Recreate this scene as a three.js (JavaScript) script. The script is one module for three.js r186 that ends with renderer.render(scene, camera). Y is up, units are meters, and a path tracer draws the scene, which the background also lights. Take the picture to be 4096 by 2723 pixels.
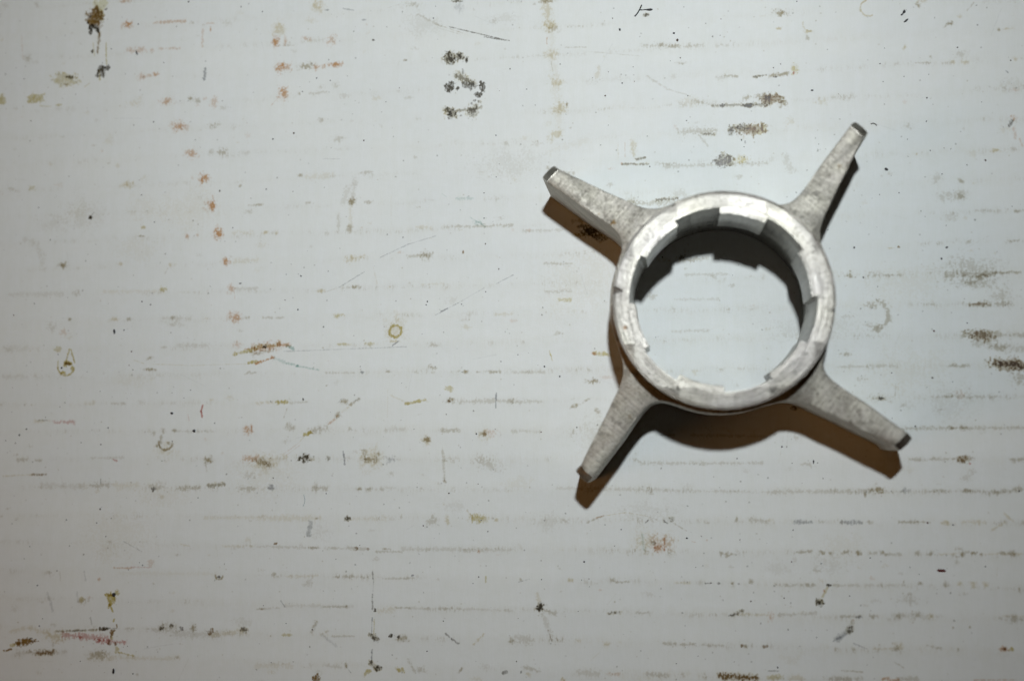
import * as THREE from 'three';
import { mergeGeometries, toCreasedNormals } from 'three/addons/utils/BufferGeometryUtils.js';
import { RectAreaLightUniformsLib } from 'three/addons/lights/RectAreaLightUniformsLib.js';
import { RoundedBoxGeometry } from 'three/addons/geometries/RoundedBoxGeometry.js';

// ---------- camera, lamps, exposure (all lengths below are millimetres times MM) ----------
const MM = 0.001;
const scene = new THREE.Scene();
scene.background = new THREE.Color(0.01, 0.005, 0.002);                  // the dim lamp-lit room
const camera = new THREE.PerspectiveCamera(35.93, 1024 / 680, 0.01, 20);
const eye = new THREE.Vector3(-11.59, 271.44, 28.15).multiplyScalar(MM);
const back = new THREE.Vector3(0.15024, 0.98552, 0.078608);
camera.up.set(0.011847, 0.077711, -0.996906);
camera.position.copy(eye);
camera.lookAt(eye.clone().addScaledVector(back, -0.3));
camera.focus = 0.2745;
camera.userData.fStop = 6;
const renderer = new THREE.WebGLRenderer({ antialias: true });
renderer.setSize(1024, 680);
renderer.toneMapping = THREE.LinearToneMapping;
renderer.toneMappingExposure = 1;
renderer.shadowMap.enabled = true;
RectAreaLightUniformsLib.init();

// the flash on top of the camera: a small hard source above the lens
const flashAt = new THREE.Vector3(7, 384, -96).multiplyScalar(MM);
const flash = new THREE.SpotLight(new THREE.Color(0.955, 1.0, 1.015), 0.405, 0, 43 * Math.PI / 180, 1, 2);
flash.name = 'flash_tube';
flash.position.copy(flashAt);
flash.target.position.set(-0.06, 0, -0.06);
flash.castShadow = true;
flash.shadow.radius = 0.42;                                          // a window of about 17 mm
flash.shadow.mapSize.set(2048, 2048);
flash.shadow.camera.near = 0.05; flash.shadow.camera.far = 1;
scene.add(flash, flash.target);
// a warm room lamp off to the left, which fills the flash's shadows
const lampAt = new THREE.Vector3(-1.05, 0.6, 0.4);
const roomLamp = new THREE.RectAreaLight(new THREE.Color(1, 0.48, 0.16), 2.2, 0.5, 0.4);
roomLamp.name = 'room_lamp';
roomLamp.position.copy(lampAt);
roomLamp.lookAt(0, 0, 0);
scene.add(roomLamp);

// ---------- helpers ----------
let seed = 20731;
const rnd = () => { seed = (seed * 1664525 + 1013904223) >>> 0; return seed / 4294967296; };
const clamp = (x, a = 0, b = 1) => Math.min(b, Math.max(a, x));
const smooth = (a, b, x) => { const t = clamp((x - a) / (b - a)); return t * t * (3 - 2 * t); };
const lerp = (a, b, t) => a + (b - a) * t;
const hash = (x, y, s) => { let h = (Math.imul(x, 374761393) + Math.imul(y, 668265263) + Math.imul(s, 974634541)) | 0; h = Math.imul(h ^ (h >>> 13), 1274126177); h ^= h >>> 16; return (h >>> 0) / 4294967296; };
function noise(x, y, s = 0, wrap = 0) {                              // value noise, 0..1
  const ix = Math.floor(x), iy = Math.floor(y); let fx = x - ix, fy = y - iy;
  fx = fx * fx * (3 - 2 * fx); fy = fy * fy * (3 - 2 * fy);
  const w = wrap ? (k) => ((k % wrap) + wrap) % wrap : (k) => k, x0 = w(ix), x1 = w(ix + 1);
  return lerp(lerp(hash(x0, iy, s), hash(x1, iy, s), fx), lerp(hash(x0, iy + 1, s), hash(x1, iy + 1, s), fx), fy);
}
const fbm = (x, y, s, n = 3) => { let v = 0, a = 0.5, t = 0; for (let i = 0; i < n; i++) { v += a * noise(x, y, s + i * 17); t += a; a *= 0.55; x *= 2.03; y *= 2.03; } return v / t; };
const toSRGB = (l) => (l <= 0.0031308 ? l * 12.92 : 1.055 * Math.pow(l, 1 / 2.4) - 0.055);
const LUT = new Uint8Array(4097); for (let i = 0; i <= 4096; i++) LUT[i] = Math.round(255 * toSRGB(i / 4096));
const byte = (l) => LUT[clamp(l * 4096, 0, 4096) | 0];
function texture(data, w, h, srgb, wrapS = THREE.RepeatWrapping, wrapT = wrapS) {
  const t = new THREE.DataTexture(data, w, h);
  t.magFilter = THREE.LinearFilter; t.minFilter = THREE.LinearMipmapLinearFilter; t.generateMipmaps = true;
  t.wrapS = wrapS; t.wrapT = wrapT;
  if (srgb) t.colorSpace = THREE.SRGBColorSpace;
  t.needsUpdate = true;
  return t;
}
const used = {};
const numbered = (n) => { const k = used[n] = (used[n] ?? -1) + 1; return k ? n + '_' + String(k).padStart(3, '0') : n; };
function tag(o, label, category, group, kind) {
  o.userData = { label, category };
  if (group) o.userData.group = group;
  if (kind) o.userData.kind = kind;
  return o;
}
function put(name, geometry, material, parent = scene) {
  const m = new THREE.Mesh(geometry, material);
  m.name = parent === scene ? numbered(name) : name;
  m.castShadow = m.receiveShadow = true;
  parent.add(m);
  return m;
}

// ---------- the white board: its paint, dirt, oil and rust ----------
const X0 = -214, Z0 = -102, WX = 300, WZ = 210, TW = 2048, TH = 1434, PX = TW / WX;
const paint = new Float32Array(TW * TH * 3), fine = new Float32Array(TW * TH), brush = new Float32Array(TW * TH), coarse = new Float32Array(TW * TH), height = new Float32Array(TW * TH), gloss = new Float32Array(TW * TH);
for (let j = 0; j < TH; j++) for (let i = 0; i < TW; i++) {
  const x = i / PX, z = j / PX, k = j * TW + i;
  fine[k] = fbm(x * 2.3, z * 2.5, 3, 3);
  brush[k] = 0.65 * noise(x * 3.6, z * 0.9, 7) + 0.35 * noise(x * 6.5, z * 2.6, 8);
  coarse[k] = fbm(x * 1.3, z * 1.3, 11, 3);
  const fibre = noise(x * 4.5, z * 0.5, 23) - 0.5, cloud = fbm(x * 0.05, z * 0.07, 31, 4) - 0.5, grain = hash(i, j, 5) - 0.5, pulp = fbm(x * 0.55, z * 0.9, 41, 3) - 0.5, wiped = fbm(x * 0.7, z * 0.07, 43, 3) - 0.5;
  const v = 1 + fibre * 0.022 + cloud * 0.05 + grain * 0.022 + pulp * 0.03 + wiped * 0.03;
  paint[k * 3] = 0.70 * v; paint[k * 3 + 1] = 0.74 * v * (1 - cloud * 0.01); paint[k * 3 + 2] = 0.735 * v * (1 - cloud * 0.03 + (pulp + wiped) * 0.02);
  height[k] = 0.5 + fibre * 0.05 + grain * 0.05 + pulp * 0.1;
}
const DYE = {                                                        // how much red, green and blue each kind of dirt lets through
  dirt: [0.45, 0.385, 0.26], rust: [0.62, 0.34, 0.16], oil: [0.07, 0.058, 0.035], deep: [0.24, 0.14, 0.035], oily: [0.58, 0.48, 0.17], olive: [0.66, 0.58, 0.37],
  pale: [0.78, 0.74, 0.48], tan: [0.72, 0.63, 0.44], grey: [0.42, 0.43, 0.45], red: [0.62, 0.3, 0.27], teal: [0.4, 0.56, 0.52],
};
function stain(xa, za, xb, zb, dye, strength, speck, cover, size) { // cover(x, z) > 0 inside, 1 in the middle; size sets how ragged it is
  const c = DYE[dye], m = 0.25 * size + 0.3, i0 = Math.max(0, Math.floor((xa - m - X0) * PX)), i1 = Math.min(TW - 1, Math.ceil((xb + m - X0) * PX)), j0 = Math.max(0, Math.floor((za - m - Z0) * PX)), j1 = Math.min(TH - 1, Math.ceil((zb + m - Z0) * PX));
  const soft = dye === 'dirt' || dye === 'tan' || dye === 'rust', f1 = 1.1 / (size + 0.35), amp = 0.55 * size + 0.05, n0 = stain.n = (stain.n ?? 0) + 7;
  for (let j = j0; j <= j1; j++) for (let i = i0; i <= i1; i++) {
    const x = X0 + i / PX, z = Z0 + j / PX, k = j * TW + i;
    const wx = (noise(x * f1, z * f1, n0) + 0.5 * noise(x * f1 * 2.7, z * f1 * 2.7, n0 + 1) - 0.75) * amp, wz = (noise(x * f1 * 1.6, z * f1, n0 + 2) + 0.5 * noise(x * f1 * 4, z * f1 * 2, n0 + 3) - 0.75) * amp;
    const f = cover(x + wx, z + wz);
    if (f < -0.5) continue;
    const solid = !soft && speck < 0.35, body = smooth(solid ? -0.05 : -0.35, soft ? 0.85 : solid ? 0.22 : 0.4, f + (coarse[k] - 0.5) * 0.7 + (brush[k] - 0.5) * 0.22 + (fine[k] - 0.5) * 0.9);
    if (body <= 0) continue;
    const dots = smooth(0.43, 0.63, 0.72 * fine[k] + 0.28 * brush[k] + 0.3 * (clamp(f) - 0.35)), a = strength * body * lerp(0.8 + 0.7 * (brush[k] - 0.4) + 0.5 * (coarse[k] - 0.5), dots * 1.35, speck) * 1.25;
    for (let q = 0; q < 3; q++) paint[k * 3 + q] *= lerp(1, c[q], clamp(a));
    if (dye === 'oil' || dye === 'deep' || dye === 'oily') gloss[k] = Math.max(gloss[k], clamp(a) * 0.8);
  }
}
function blot(dye, x, z, rx, ry, turn, strength, speck) {
  if ((dye === 'oil' || dye === 'deep') && speck >= 0.35 && rx > 0.4) blot('olive', x, z, rx * 1.15, ry * 1.1, turn, strength * 0.7, 0.25);
  if (dye === 'rust') strength *= 0.85;
  const c = Math.cos(turn * Math.PI / 180), s = Math.sin(turn * Math.PI / 180), r = Math.max(rx, ry) * 1.4;
  rx = Math.max(rx * 1.12, 0.2); ry = Math.max(ry * 1.12, 0.2);
  stain(x - r, z - r, x + r, z + r, dye, strength, speck, (px, pz) => { const dx = px - x, dz = pz - z; return 1 - Math.hypot((dx * c + dz * s) / rx, (dz * c - dx * s) / ry); }, Math.min(rx, ry));
}
function streak(dye, xa, za, xb, zb, w, strength, speck) {
  if ((dye === 'oil' || dye === 'deep') && speck >= 0.35 && w > 0.4) streak('olive', xa, za, xb, zb, w * 1.3, strength * 0.6, 0.3);
  if (dye === 'rust') strength *= 0.8;
  const dx = xb - xa, dz = zb - za, l = Math.hypot(dx, dz), h = Math.max(w * 0.56, 0.12) * (w > 0.28 && (dye === 'dirt' || dye === 'tan') ? 1.5 : 1);
  if (w > 0.28 && (dye === 'dirt' || dye === 'tan' || dye === 'oil')) strength *= 0.66 * lerp(0.7, 1, smooth(-130, -10, xa));
  if (w > 0.28 && dye !== 'grey' && dye !== 'oily') speck = Math.max(speck, 0.6);
  if (w <= 0.28 && dye !== 'oil') { strength *= dye === 'grey' ? 0.75 : 0.6; speck = Math.max(speck, 0.5); }
  if (dye === 'teal') strength *= 0.7;
  stain(Math.min(xa, xb) - h, Math.min(za, zb) - h, Math.max(xa, xb) + h, Math.max(za, zb) + h, dye, strength, speck, (px, pz) => {
    const t = ((px - xa) * dx + (pz - za) * dz) / l, d = Math.abs((px - xa) * dz - (pz - za) * dx) / l / h, end = Math.max(0, -t, t - l) / h;
    return 1 - Math.hypot(d, end) - Math.max(0, 0.7 - 1.5 * noise(t / (w * 1.2 + 0.8), xa * 3.7 + za, 91)) * (w > 0.5 ? 0.7 : 0.25);
  }, Math.min(w * 0.5, 0.8));
}
function arc(dye, x, z, r, w, from, to, strength, speck) {
  const R = r + w, h = w * 0.56;
  stain(x - R, z - R, x + R, z + R, dye, strength, speck, (px, pz) => {
    let a = Math.atan2(pz - z, px - x) * 180 / Math.PI; while (a < from) a += 360;
    const past = a > to ? Math.min(a - to, from + 360 - a) * Math.PI / 180 * r : 0;
    return 1 - Math.hypot((Math.hypot(px - x, pz - z) - r) / h, past / h);
  }, w * 0.5);
}
// dirt caught on the ridges of the corrugated core, one line every 7.66 mm
for (let n = -14; n <= 15; n++) {
  const at = -0.72 + 7.66 * n;
  for (let i = 0; i < TW; i++) {
    const x = X0 + i / PX, zc = at - 0.0045 * (x + 60) + (noise(x * 0.12, n, 71) - 0.5) * 0.7 + (noise(x * 0.9, n, 73) - 0.5) * 0.4;
    const where = lerp(0.5, 1, smooth(-170, 30, x)) * lerp(0.6, 1, smooth(-70, 60, at)), heavy = smooth(0.34, 0.78, fbm(x * 0.07, n * 3.7, 77, 3)) * where, dabs = smooth(0.4, 0.8, fbm(x * 0.7, n * 5.1, 79, 2)), wide = 0.3 + 0.5 * noise(x * 0.35, n, 83), dust = where * (0.25 + 0.75 * smooth(0.3, 0.75, fbm(x * 0.035, n * 2.3, 87, 2)));
    for (let j = Math.max(0, Math.floor((zc - 3.4 - Z0) * PX)); j < Math.min(TH, (zc + 3.4 - Z0) * PX); j++) {
      const k = j * TW + i, d = Z0 + j / PX - zc, g = Math.exp(-d * d / wide / wide * 0.9), halo = Math.exp(-d * d * 0.45);
      const a = heavy * g * (dabs * 0.5 + 0.1) * (0.1 + 1.2 * smooth(0.45, 0.62, 0.5 * fine[k] + 0.5 * brush[k])), film = dust * halo * (0.05 + 0.2 * smooth(0.35, 0.75, brush[k]) * coarse[k]);
      for (let q = 0; q < 3; q++) paint[k * 3 + q] *= lerp(1, DYE.dirt[q], clamp(a)) * lerp(1, DYE.tan[q], clamp(film));
    }
  }
}
// faint scattered dirt and small scuffs
for (let n = 0; n < 420; n++) {
  const x = X0 + rnd() * WX, z = Z0 + rnd() * WZ, r = 0.4 + 1.8 * rnd() * rnd(), kind = rnd();
  if (kind < 0.9) blot(kind < 0.5 ? 'dirt' : kind < 0.8 ? 'tan' : 'rust', x, z, r * (0.7 + rnd()), r * 0.7, 0, 0.1 + 0.16 * rnd(), 0.7);
  else { const a = rnd() * Math.PI, l = 2 + 7 * rnd(); streak(rnd() < 0.5 ? 'grey' : 'dirt', x, z, x + Math.cos(a) * l, z + Math.sin(a) * l, 0.14, 0.08 + 0.12 * rnd(), 0.3); }
}
for (let n = 0; n < 40; n++) { const x = X0 + rnd() * WX, z = Z0 + rnd() * WZ, r = 3 + 9 * rnd(); blot(n % 2 ? 'dirt' : 'tan', x, z, r, r * (0.3 + 0.5 * rnd()), 0, 0.1, 0.75); }
for (let n = 0; n < 1500; n++) { const r = 0.05 + 0.07 * rnd() * rnd(); blot(rnd() < 0.5 ? 'oil' : 'dirt', X0 + rnd() * WX, Z0 + rnd() * WZ, r, r, 0, 0.12 + 0.35 * rnd(), 0); }
// the marks one can tell apart
blot('pale', -172.9, -91.6, 2.42, 1.85, -5, 0.6, 0.1);
blot('deep', -173.9, -87.7, 2.22, 2.96, 0, 0.9, 0.25);
blot('oily', -172.9, -88.1, 1.28, 1.85, 0, 0.7, 0.1);
blot('oil', -175.4, -83.8, 0.67, 0.81, 0, 0.9, 0.15);
blot('oil', -173.4, -84.3, 0.74, 0.74, 0, 1, 0.15);
blot('oil', -174.7, -85.2, 1.51, 0.67, 0, 0.9, 0.15);
blot('oil', -175.8, -88.3, 0.61, 0.4, 0, 0.8, 0.15);
blot('oil', -176.4, -86.4, 0.3, 0.3, 0, 1, 0.15);
blot('oil', -171.1, -90.1, 0.54, 0.34, 0, 0.8, 0.15);
streak('deep', -172.7, -83.3, -172.9, -77.4, 0.8, 0.6, 0.4);
streak('oily', -174.5, -80.5, -173.9, -76.7, 0.3, 0.4, 0.15);
streak('oily', -170.5, -80.3, -170.1, -73.6, 0.3, 0.6, 0.15);
blot('oil', -169.9, -72.8, 0.73, 0.93, 0, 0.8, 0.2);
blot('oil', -171.8, -72.1, 1.5, 1.67, 0, 0.8, 0.3);
streak('oily', -172.2, -72.4, -172.1, -69.4, 0.5, 0.7, 0.15);
blot('oil', -174.6, -78, 0.37, 0.54, 20, 1, 0.15);
blot('oily', -182.4, -70.3, 3.54, 1.75, 8, 0.5, 0.3);
blot('oil', -181.2, -70.8, 1.42, 0.44, 10, 0.6, 0.4);
streak('oil', -185.3, -72.2, -179.1, -69.1, 0.3, 0.35, 0.4);
blot('deep', -182.5, -68.7, 0.54, 0.27, 0, 0.7, 0.15);
blot('oily', -191.6, -65.1, 2.55, 1.36, 5, 0.6, 0.3);
blot('oily', -202.2, -65, 0.96, 1.37, 0, 0.6, 0.15);
streak('oily', -190.3, -62.8, -186.9, -62.4, 0.3, 0.4, 0.15);
blot('oily', -184.3, -62.8, 0.81, 0.27, 0, 0.5, 0.15);
blot('dirt', -195, -77.2, 1.54, 1.2, 20, 0.35, 0.6);
blot('dirt', -192.5, -93.1, 1.03, 1.03, 0, 0.25, 0.6);
blot('rust', -163.7, -85.3, 1.4, 1.2, 0, 0.75, 0.6);
blot('rust', -165.8, -85, 0.33, 1, 0, 0.3, 0.15);
streak('rust', -155.7, -85.2, -146.6, -85.3, 1.1, 0.45, 0.8);
blot('rust', -164.9, -92.2, 2, 0.53, 0, 0.5, 0.5);
blot('rust', -162.8, -77.6, 1.39, 0.99, 0, 0.45, 0.6);
blot('rust', -159.8, -77.6, 1.39, 1.12, 0, 0.4, 0.6);
blot('rust', -156.3, -77.3, 0.72, 0.66, 0, 0.45, 0.15);
streak('rust', -154.2, -77.6, -148, -77.5, 1, 0.35, 0.7);
blot('rust', -159.2, -69.9, 1.38, 1.15, 0, 0.4, 0.6);
blot('rust', -155.1, -70.3, 1.05, 0.59, 0, 0.7, 0.5);
blot('rust', -157.3, -69.9, 0.99, 0.49, 0, 0.4, 0.15);
blot('rust', -151.5, -62.4, 2.35, 1.17, 0, 0.55, 0.7);
blot('dirt', -144.4, -62.6, 0.81, 0.91, 0, 0.7, 0.3);
blot('dirt', -142.3, -62, 0.71, 0.81, 0, 0.55, 0.15);
blot('rust', -140.2, -62.4, 0.64, 0.48, 0, 0.45, 0.15);
blot('rust', -137.3, -61.3, 1.03, 1.61, 0, 0.35, 0.6);
blot('rust', -147.7, -55.1, 2.14, 1.49, 0, 0.7, 0.65);
blot('rust', -145.8, -54.6, 0.97, 1.29, 0, 0.4, 0.4);
blot('dirt', -137.4, -54.7, 1.92, 0.83, 0, 0.4, 0.6);
blot('rust', -143.6, -47.1, 2.13, 1.35, 0, 0.6, 0.65);
blot('dirt', -134.4, -47, 1.34, 1.28, 0, 0.45, 0.6);
blot('dirt', -137.9, -47.1, 0.96, 0.96, 0, 0.3, 0.5);
streak('rust', -141.3, -83.7, -141.3, -77.4, 0.8, 0.3, 0.8);
streak('rust', -140.1, -84.2, -137.8, -84.1, 0.6, 0.4, 0.6);
blot('rust', -138.9, -82.4, 0.29, 0.78, 0, 0.8, 0.15);
streak('grey', -140.2, -71.1, -140.6, -67.7, 0.8, 0.6, 0.8);
streak('rust', -197, -84, -196.2, -76.9, 0.5, 0.2, 0.7);
streak('oily', -176.7, -67.6, -175.1, -68.8, 0.3, 0.3, 0.15);
blot('tan', -107.5, -87.4, 1.88, 1.82, 0, 0.6, 0.3);
blot('tan', -118.8, -81.4, 1.84, 1.9, 0, 0.6, 0.35);
blot('rust', -119.5, -77.6, 1.46, 1.46, 0, 0.85, 0.4);
blot('rust', -116.8, -77.9, 0.41, 1.45, 0, 0.6, 0.15);
blot('rust', -110.4, -78, 1.63, 0.63, 0, 0.35, 0.7);
blot('rust', -103.5, -77.2, 1.31, 1.56, 0, 0.4, 0.7);
blot('rust', -118.4, -70.4, 1.26, 1.64, 0, 0.95, 0.4);
blot('rust', -115.6, -70.3, 1.01, 1.32, 0, 0.45, 0.7);
blot('dirt', -110.7, -70.3, 2.35, 0.94, 0, 0.55, 0.7);
blot('rust', -107.9, -70, 1, 0.81, 0, 0.6, 0.5);
blot('rust', -105.6, -70.1, 0.87, 0.56, 0, 0.75, 0.15);
blot('rust', -102.4, -70.4, 2.05, 0.78, 0, 0.85, 0.3);
blot('rust', -117.2, -62.8, 1.45, 1.95, 0, 0.7, 0.65);
streak('rust', -115.8, -64.9, -120.7, -59.5, 0.3, 0.35, 0.4);
blot('dirt', -112.6, -62.7, 0.5, 0.44, 0, 0.5, 0.15);
streak('dirt', -109.5, -62.5, -104.8, -62.7, 0.7, 0.5, 0.5);
blot('dirt', -106.1, -64.1, 1.31, 0.93, 0, 0.25, 0.6);
blot('oil', -69.8, -70.4, 1.74, 1.38, 20, 0.9, 0.45);
blot('oil', -67.2, -70.6, 1.38, 1.02, 10, 0.7, 0.5);
blot('oil', -65.5, -69.8, 0.36, 0.9, 0, 0.7, 0.15);
blot('oil', -69.5, -68.9, 0.84, 0.42, 0, 0.4, 0.15);
streak('oil', -68, -65.5, -63.9, -63.1, 1.7, 0.8, 0.35);
blot('oil', -64.7, -62.6, 2.2, 0.89, 10, 0.65, 0.3);
blot('oil', -61, -62.2, 0.77, 1.19, -10, 0.85, 0.2);
blot('oil', -70.1, -62.6, 1.44, 1.14, 0, 0.95, 0.3);
blot('oil', -68, -61.9, 0.48, 0.48, 0, 0.8, 0.15);
blot('oil', -62.4, -60, 1.13, 0.77, 0, 0.85, 0.3);
blot('oil', -63.2, -58.4, 0.36, 0.36, 0, 0.6, 0.15);
blot('oil', -61.9, -57.9, 0.47, 0.36, 0, 0.6, 0.4);
blot('oil', -64, -57.6, 0.3, 0.3, 0, 0.5, 0.15);
streak('oil', -71, -56.4, -69.5, -54.3, 1.4, 0.95, 0.4);
blot('oil', -69.6, -55.2, 1.37, 1.31, 0, 0.8, 0.5);
streak('oil', -68.9, -55.7, -63.8, -56.1, 0.8, 0.6, 0.5);
blot('oil', -63.5, -55.5, 1.6, 1.42, 0, 0.5, 0.6);
streak('oil', -63.8, -55.6, -61.3, -56.6, 0.8, 0.4, 0.5);
blot('oil', -66.9, -54.4, 0.42, 0.24, 0, 0.5, 0.15);
blot('oil', -66.5, -66.4, 0.3, 0.78, 0, 0.4, 0.15);
streak('dirt', -87.8, -85.4, -83.9, -86.4, 0.2, 0.25, 0.3);
streak('dirt', -79, -83.1, -72.6, -79.4, 0.5, 0.4, 0.5);
streak('dirt', -74.4, -80.2, -66.6, -77.2, 0.2, 0.6, 0.4);
streak('dirt', -72.6, -78.7, -67.2, -76.9, 0.2, 0.4, 0.15);
streak('oil', -70.2, -79.1, -53.8, -74.3, 0.2, 0.65, 0.35);
streak('oil', -60.6, -75.8, -54.7, -74.4, 0.2, 0.6, 0.15);
blot('dirt', -81.1, -85.9, 2.75, 0.79, 0, 0.3, 0.7);
blot('oil', -68.4, -86.2, 1.51, 0.42, 0, 0.6, 0.4);
blot('grey', -67.5, -84.8, 1.26, 1.8, 0, 0.25, 0.6);
streak('grey', -100.2, -86, -97.1, -85.4, 0.3, 0.5, 0.4);
blot('grey', -94.4, -82.5, 0.62, 0.25, 0, 0.7, 0.15);
blot('grey', -105, -85.9, 0.63, 0.19, 0, 0.6, 0.15);
blot('oil', -91.5, -76.6, 0.31, 0.25, 0, 0.7, 0.15);
blot('dirt', -82.5, -70.5, 0.55, 0.37, 0, 0.5, 0.15);
blot('dirt', -106.3, -55, 0.99, 0.62, 0, 0.45, 0.15);
streak('dirt', -118.8, -76.6, -114.3, -76.4, 0.3, 0.5, 0.15);
streak('grey', -105.5, -44.1, -100.6, -43.8, 0.2, 0.3, 0.15);
streak('tan', -43.6, -85.4, -43.4, -79.1, 2.1, 0.65, 0.5);
blot('dirt', -43.6, -84.6, 1.82, 0.59, 0, 0.6, 0.4);
blot('tan', -42.8, -77.8, 2.1, 1.34, 0, 0.65, 0.25);
streak('rust', -43.6, -74.7, -43.6, -72.9, 0.3, 0.55, 0.15);
blot('tan', -42.3, -70.2, 2.1, 1.34, 0, 0.45, 0.35);
streak('dirt', -42.6, -68.1, -41.7, -63.9, 0.2, 0.45, 0.3);
blot('tan', -41.2, -62.4, 2.09, 1.63, 0, 0.55, 0.3);
blot('tan', -40.2, -55, 2.08, 1.62, 0, 0.55, 0.35);
blot('dirt', -38.3, -56.2, 0.23, 0.69, 0, 0.7, 0.15);
blot('tan', -41.3, -48, 2.37, 1.33, -30, 0.5, 0.4);
streak('tan', -42.7, -79.1, -40.2, -48.2, 1.8, 0.2, 0.5);
blot('oil', -17.1, -79.2, 0.8, 0.45, 0, 0.6, 0.4);
blot('oily', -18.6, -81.5, 0.28, 0.28, 0, 0.4, 0.15);
streak('dirt', -18.3, -70.9, -4.2, -70.3, 1, 0.4, 0.7);
blot('dirt', -9.8, -70.4, 1.46, 0.56, 0, 0.4, 0.6);
blot('dirt', -12.9, -70.9, 1.18, 0.71, 0, 0.45, 0.5);
streak('dirt', -38.7, -71.6, -33.2, -71.4, 0.3, 0.4, 0.4);
streak('dirt', -32.6, -70.2, -18.9, -68.2, 0.2, 0.3, 0.5);
blot('dirt', -8.2, -65.8, 2.24, 0.42, 0, 0.25, 0.6);
streak('dirt', 2.6, -61.8, 5.9, -61.6, 0.7, 0.6, 0.4);
streak('oil', 10.3, -61.1, 13.3, -61.5, 0.6, 0.7, 0.4);
streak('dirt', -17.2, -62.7, -11.7, -58.9, 0.5, 0.3, 0.5);
streak('dirt', -11.7, -58.9, -6.1, -56.9, 0.3, 0.25, 0.5);
streak('dirt', -5.5, -55.7, 0, -54, 0.7, 0.3, 0.7);
streak('oil', -.3, -54, 13.9, -53.6, 0.8, 0.5, 0.65);
blot('oil', 2.2, -54, 0.55, 0.39, 0, 0.8, 0.15);
blot('oil', 9.1, -53.7, 1.53, 0.6, 0, 0.8, 0.45);
streak('dirt', 8, -55.8, 14, -55.8, 0.9, 0.7, 0.6);
blot('deep', 12.9, -55, 1.2, 1.42, 0, 0.65, 0.45);
streak('dirt', -8.4, -47.5, -.1, -47.4, 1.5, 0.45, 0.8);
streak('oil', -2.9, -46.7, -.1, -46.4, 0.7, 0.6, 0.65);
streak('dirt', -4, -46.4, -1.8, -43.6, 0.5, 0.35, 0.6);
blot('oil', 4.3, -47.5, 0.66, 1.15, 0, 0.8, 0.4);
blot('deep', 9.2, -47.2, 3.41, 1.26, 0, 0.8, 0.4);
blot('oil', 7, -47.7, 1.42, 1.15, 0, 0.6, 0.55);
blot('oily', 11.7, -47.2, 1.36, 1.14, 0, 0.6, 0.3);
streak('oil', -23.7, -39.5, -17.2, -39.2, 0.6, 0.6, 0.6);
blot('rust', -24, -39.6, 0.28, 0.34, 0, 0.8, 0.15);
streak('oil', -20, -40.6, -18, -41, 0.6, 0.7, 0.4);
streak('tan', -21.1, -45.7, -20.7, -41.6, 1.1, 0.6, 0.4);
streak('rust', -23.1, -45.2, -23.1, -41.4, 0.3, 0.25, 0.5);
streak('tan', -24.9, -45.3, -24.9, -40.4, 0.3, 0.35, 0.5);
blot('oil', 2.2, -39.6, 2.14, 1.43, 0, 0.8, 0.5);
blot('oily', 6.9, -39.6, 1.69, 0.98, 0, 0.6, 0.5);
streak('dirt', -13, -38.5, 13.4, -38.3, 0.9, 0.35, 0.75);
streak('tan', -29.7, -66.2, -30.3, -62.7, 1, 0.4, 0.5);
streak('tan', -43.4, -43.7, -32.7, -46.2, 1.7, 0.15, 0.6);
blot('dirt', 17.4, -77.7, 2.24, 0.98, 0, 0.7, 0.6);
blot('tan', 16.8, -73.6, 0.82, 0.41, 0, 0.8, 0.2);
arc('tan', 24.5, -74.3, 1.7, 0.4, 80, 200, 0.5, 0.4);
blot('tan', 24.1, -72.4, 1.19, 0.41, 0, 0.7, 0.3);
blot('dirt', 23.9, -70.7, 0.43, 0.6, 0, 0.5, 0.15);
arc('tan', 39.3, -77.7, 2.1, 0.5, 70, 250, 0.7, 0.3);
blot('dirt', 51.4, -77.6, 0.58, 0.68, 0, 0.7, 0.2);
streak('tan', 51.2, -78.6, 53.1, -78.8, 0.8, 0.5, 0.5);
streak('dirt', 64.7, -77.5, 63.1, -75.6, 0.3, 0.4, 0.5);
blot('dirt', 58.9, -72.4, 1.09, 0.57, 20, 0.6, 0.5);
streak('dirt', 57.3, -71.5, 59.4, -72.9, 0.3, 0.5, 0.4);
blot('tan', 61.3, -74.1, 0.52, 0.62, 0, 0.5, 0.15);
blot('tan', 72.5, -70.3, 1.33, 0.31, 0, 0.5, 0.3);
blot('tan', 47.7, -66.8, 0.47, 0.79, 20, 0.7, 0.3);
blot('dirt', 54, -64.1, 0.47, 0.42, 0, 0.7, 0.15);
blot('tan', 59.2, -62.4, 0.57, 0.47, 0, 0.5, 0.15);
blot('tan', 61.9, -62.3, 1.09, 0.57, 0, 0.5, 0.4);
streak('dirt', 50.2, -62.7, 53.9, -62.5, 0.4, 0.3, 0.5);
streak('dirt', 14.3, -61.2, 18.7, -61.5, 0.8, 0.85, 0.45);
blot('oily', 20.4, -62.5, 0.81, 1.08, 0, 0.6, 0.4);
blot('red', 20.3, -61.7, 0.27, 0.38, 0, 0.9, 0.15);
blot('oil', 15.6, -60.8, 0.38, 0.27, 0, 0.9, 0.15);
blot('deep', 14.8, -55, 1.69, 1.25, 0, 0.8, 0.4);
blot('dirt', 17.7, -54, 1.14, 1.52, 20, 0.6, 0.65);
blot('oil', 72.3, -46.2, 0.51, 0.86, 20, 0.65, 0.3);
blot('rust', 73.2, -47.4, 0.76, 0.76, 0, 0.65, 0.5);
streak('rust', 73.1, -45.1, 73.4, -42.4, 1.1, 0.3, 0.6);
streak('rust', 74.3, -42.3, 75, -40.1, 0.5, 0.35, 0.5);
blot('tan', 68.5, -39.4, 1.17, 0.51, 0, 0.7, 0.3);
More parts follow.
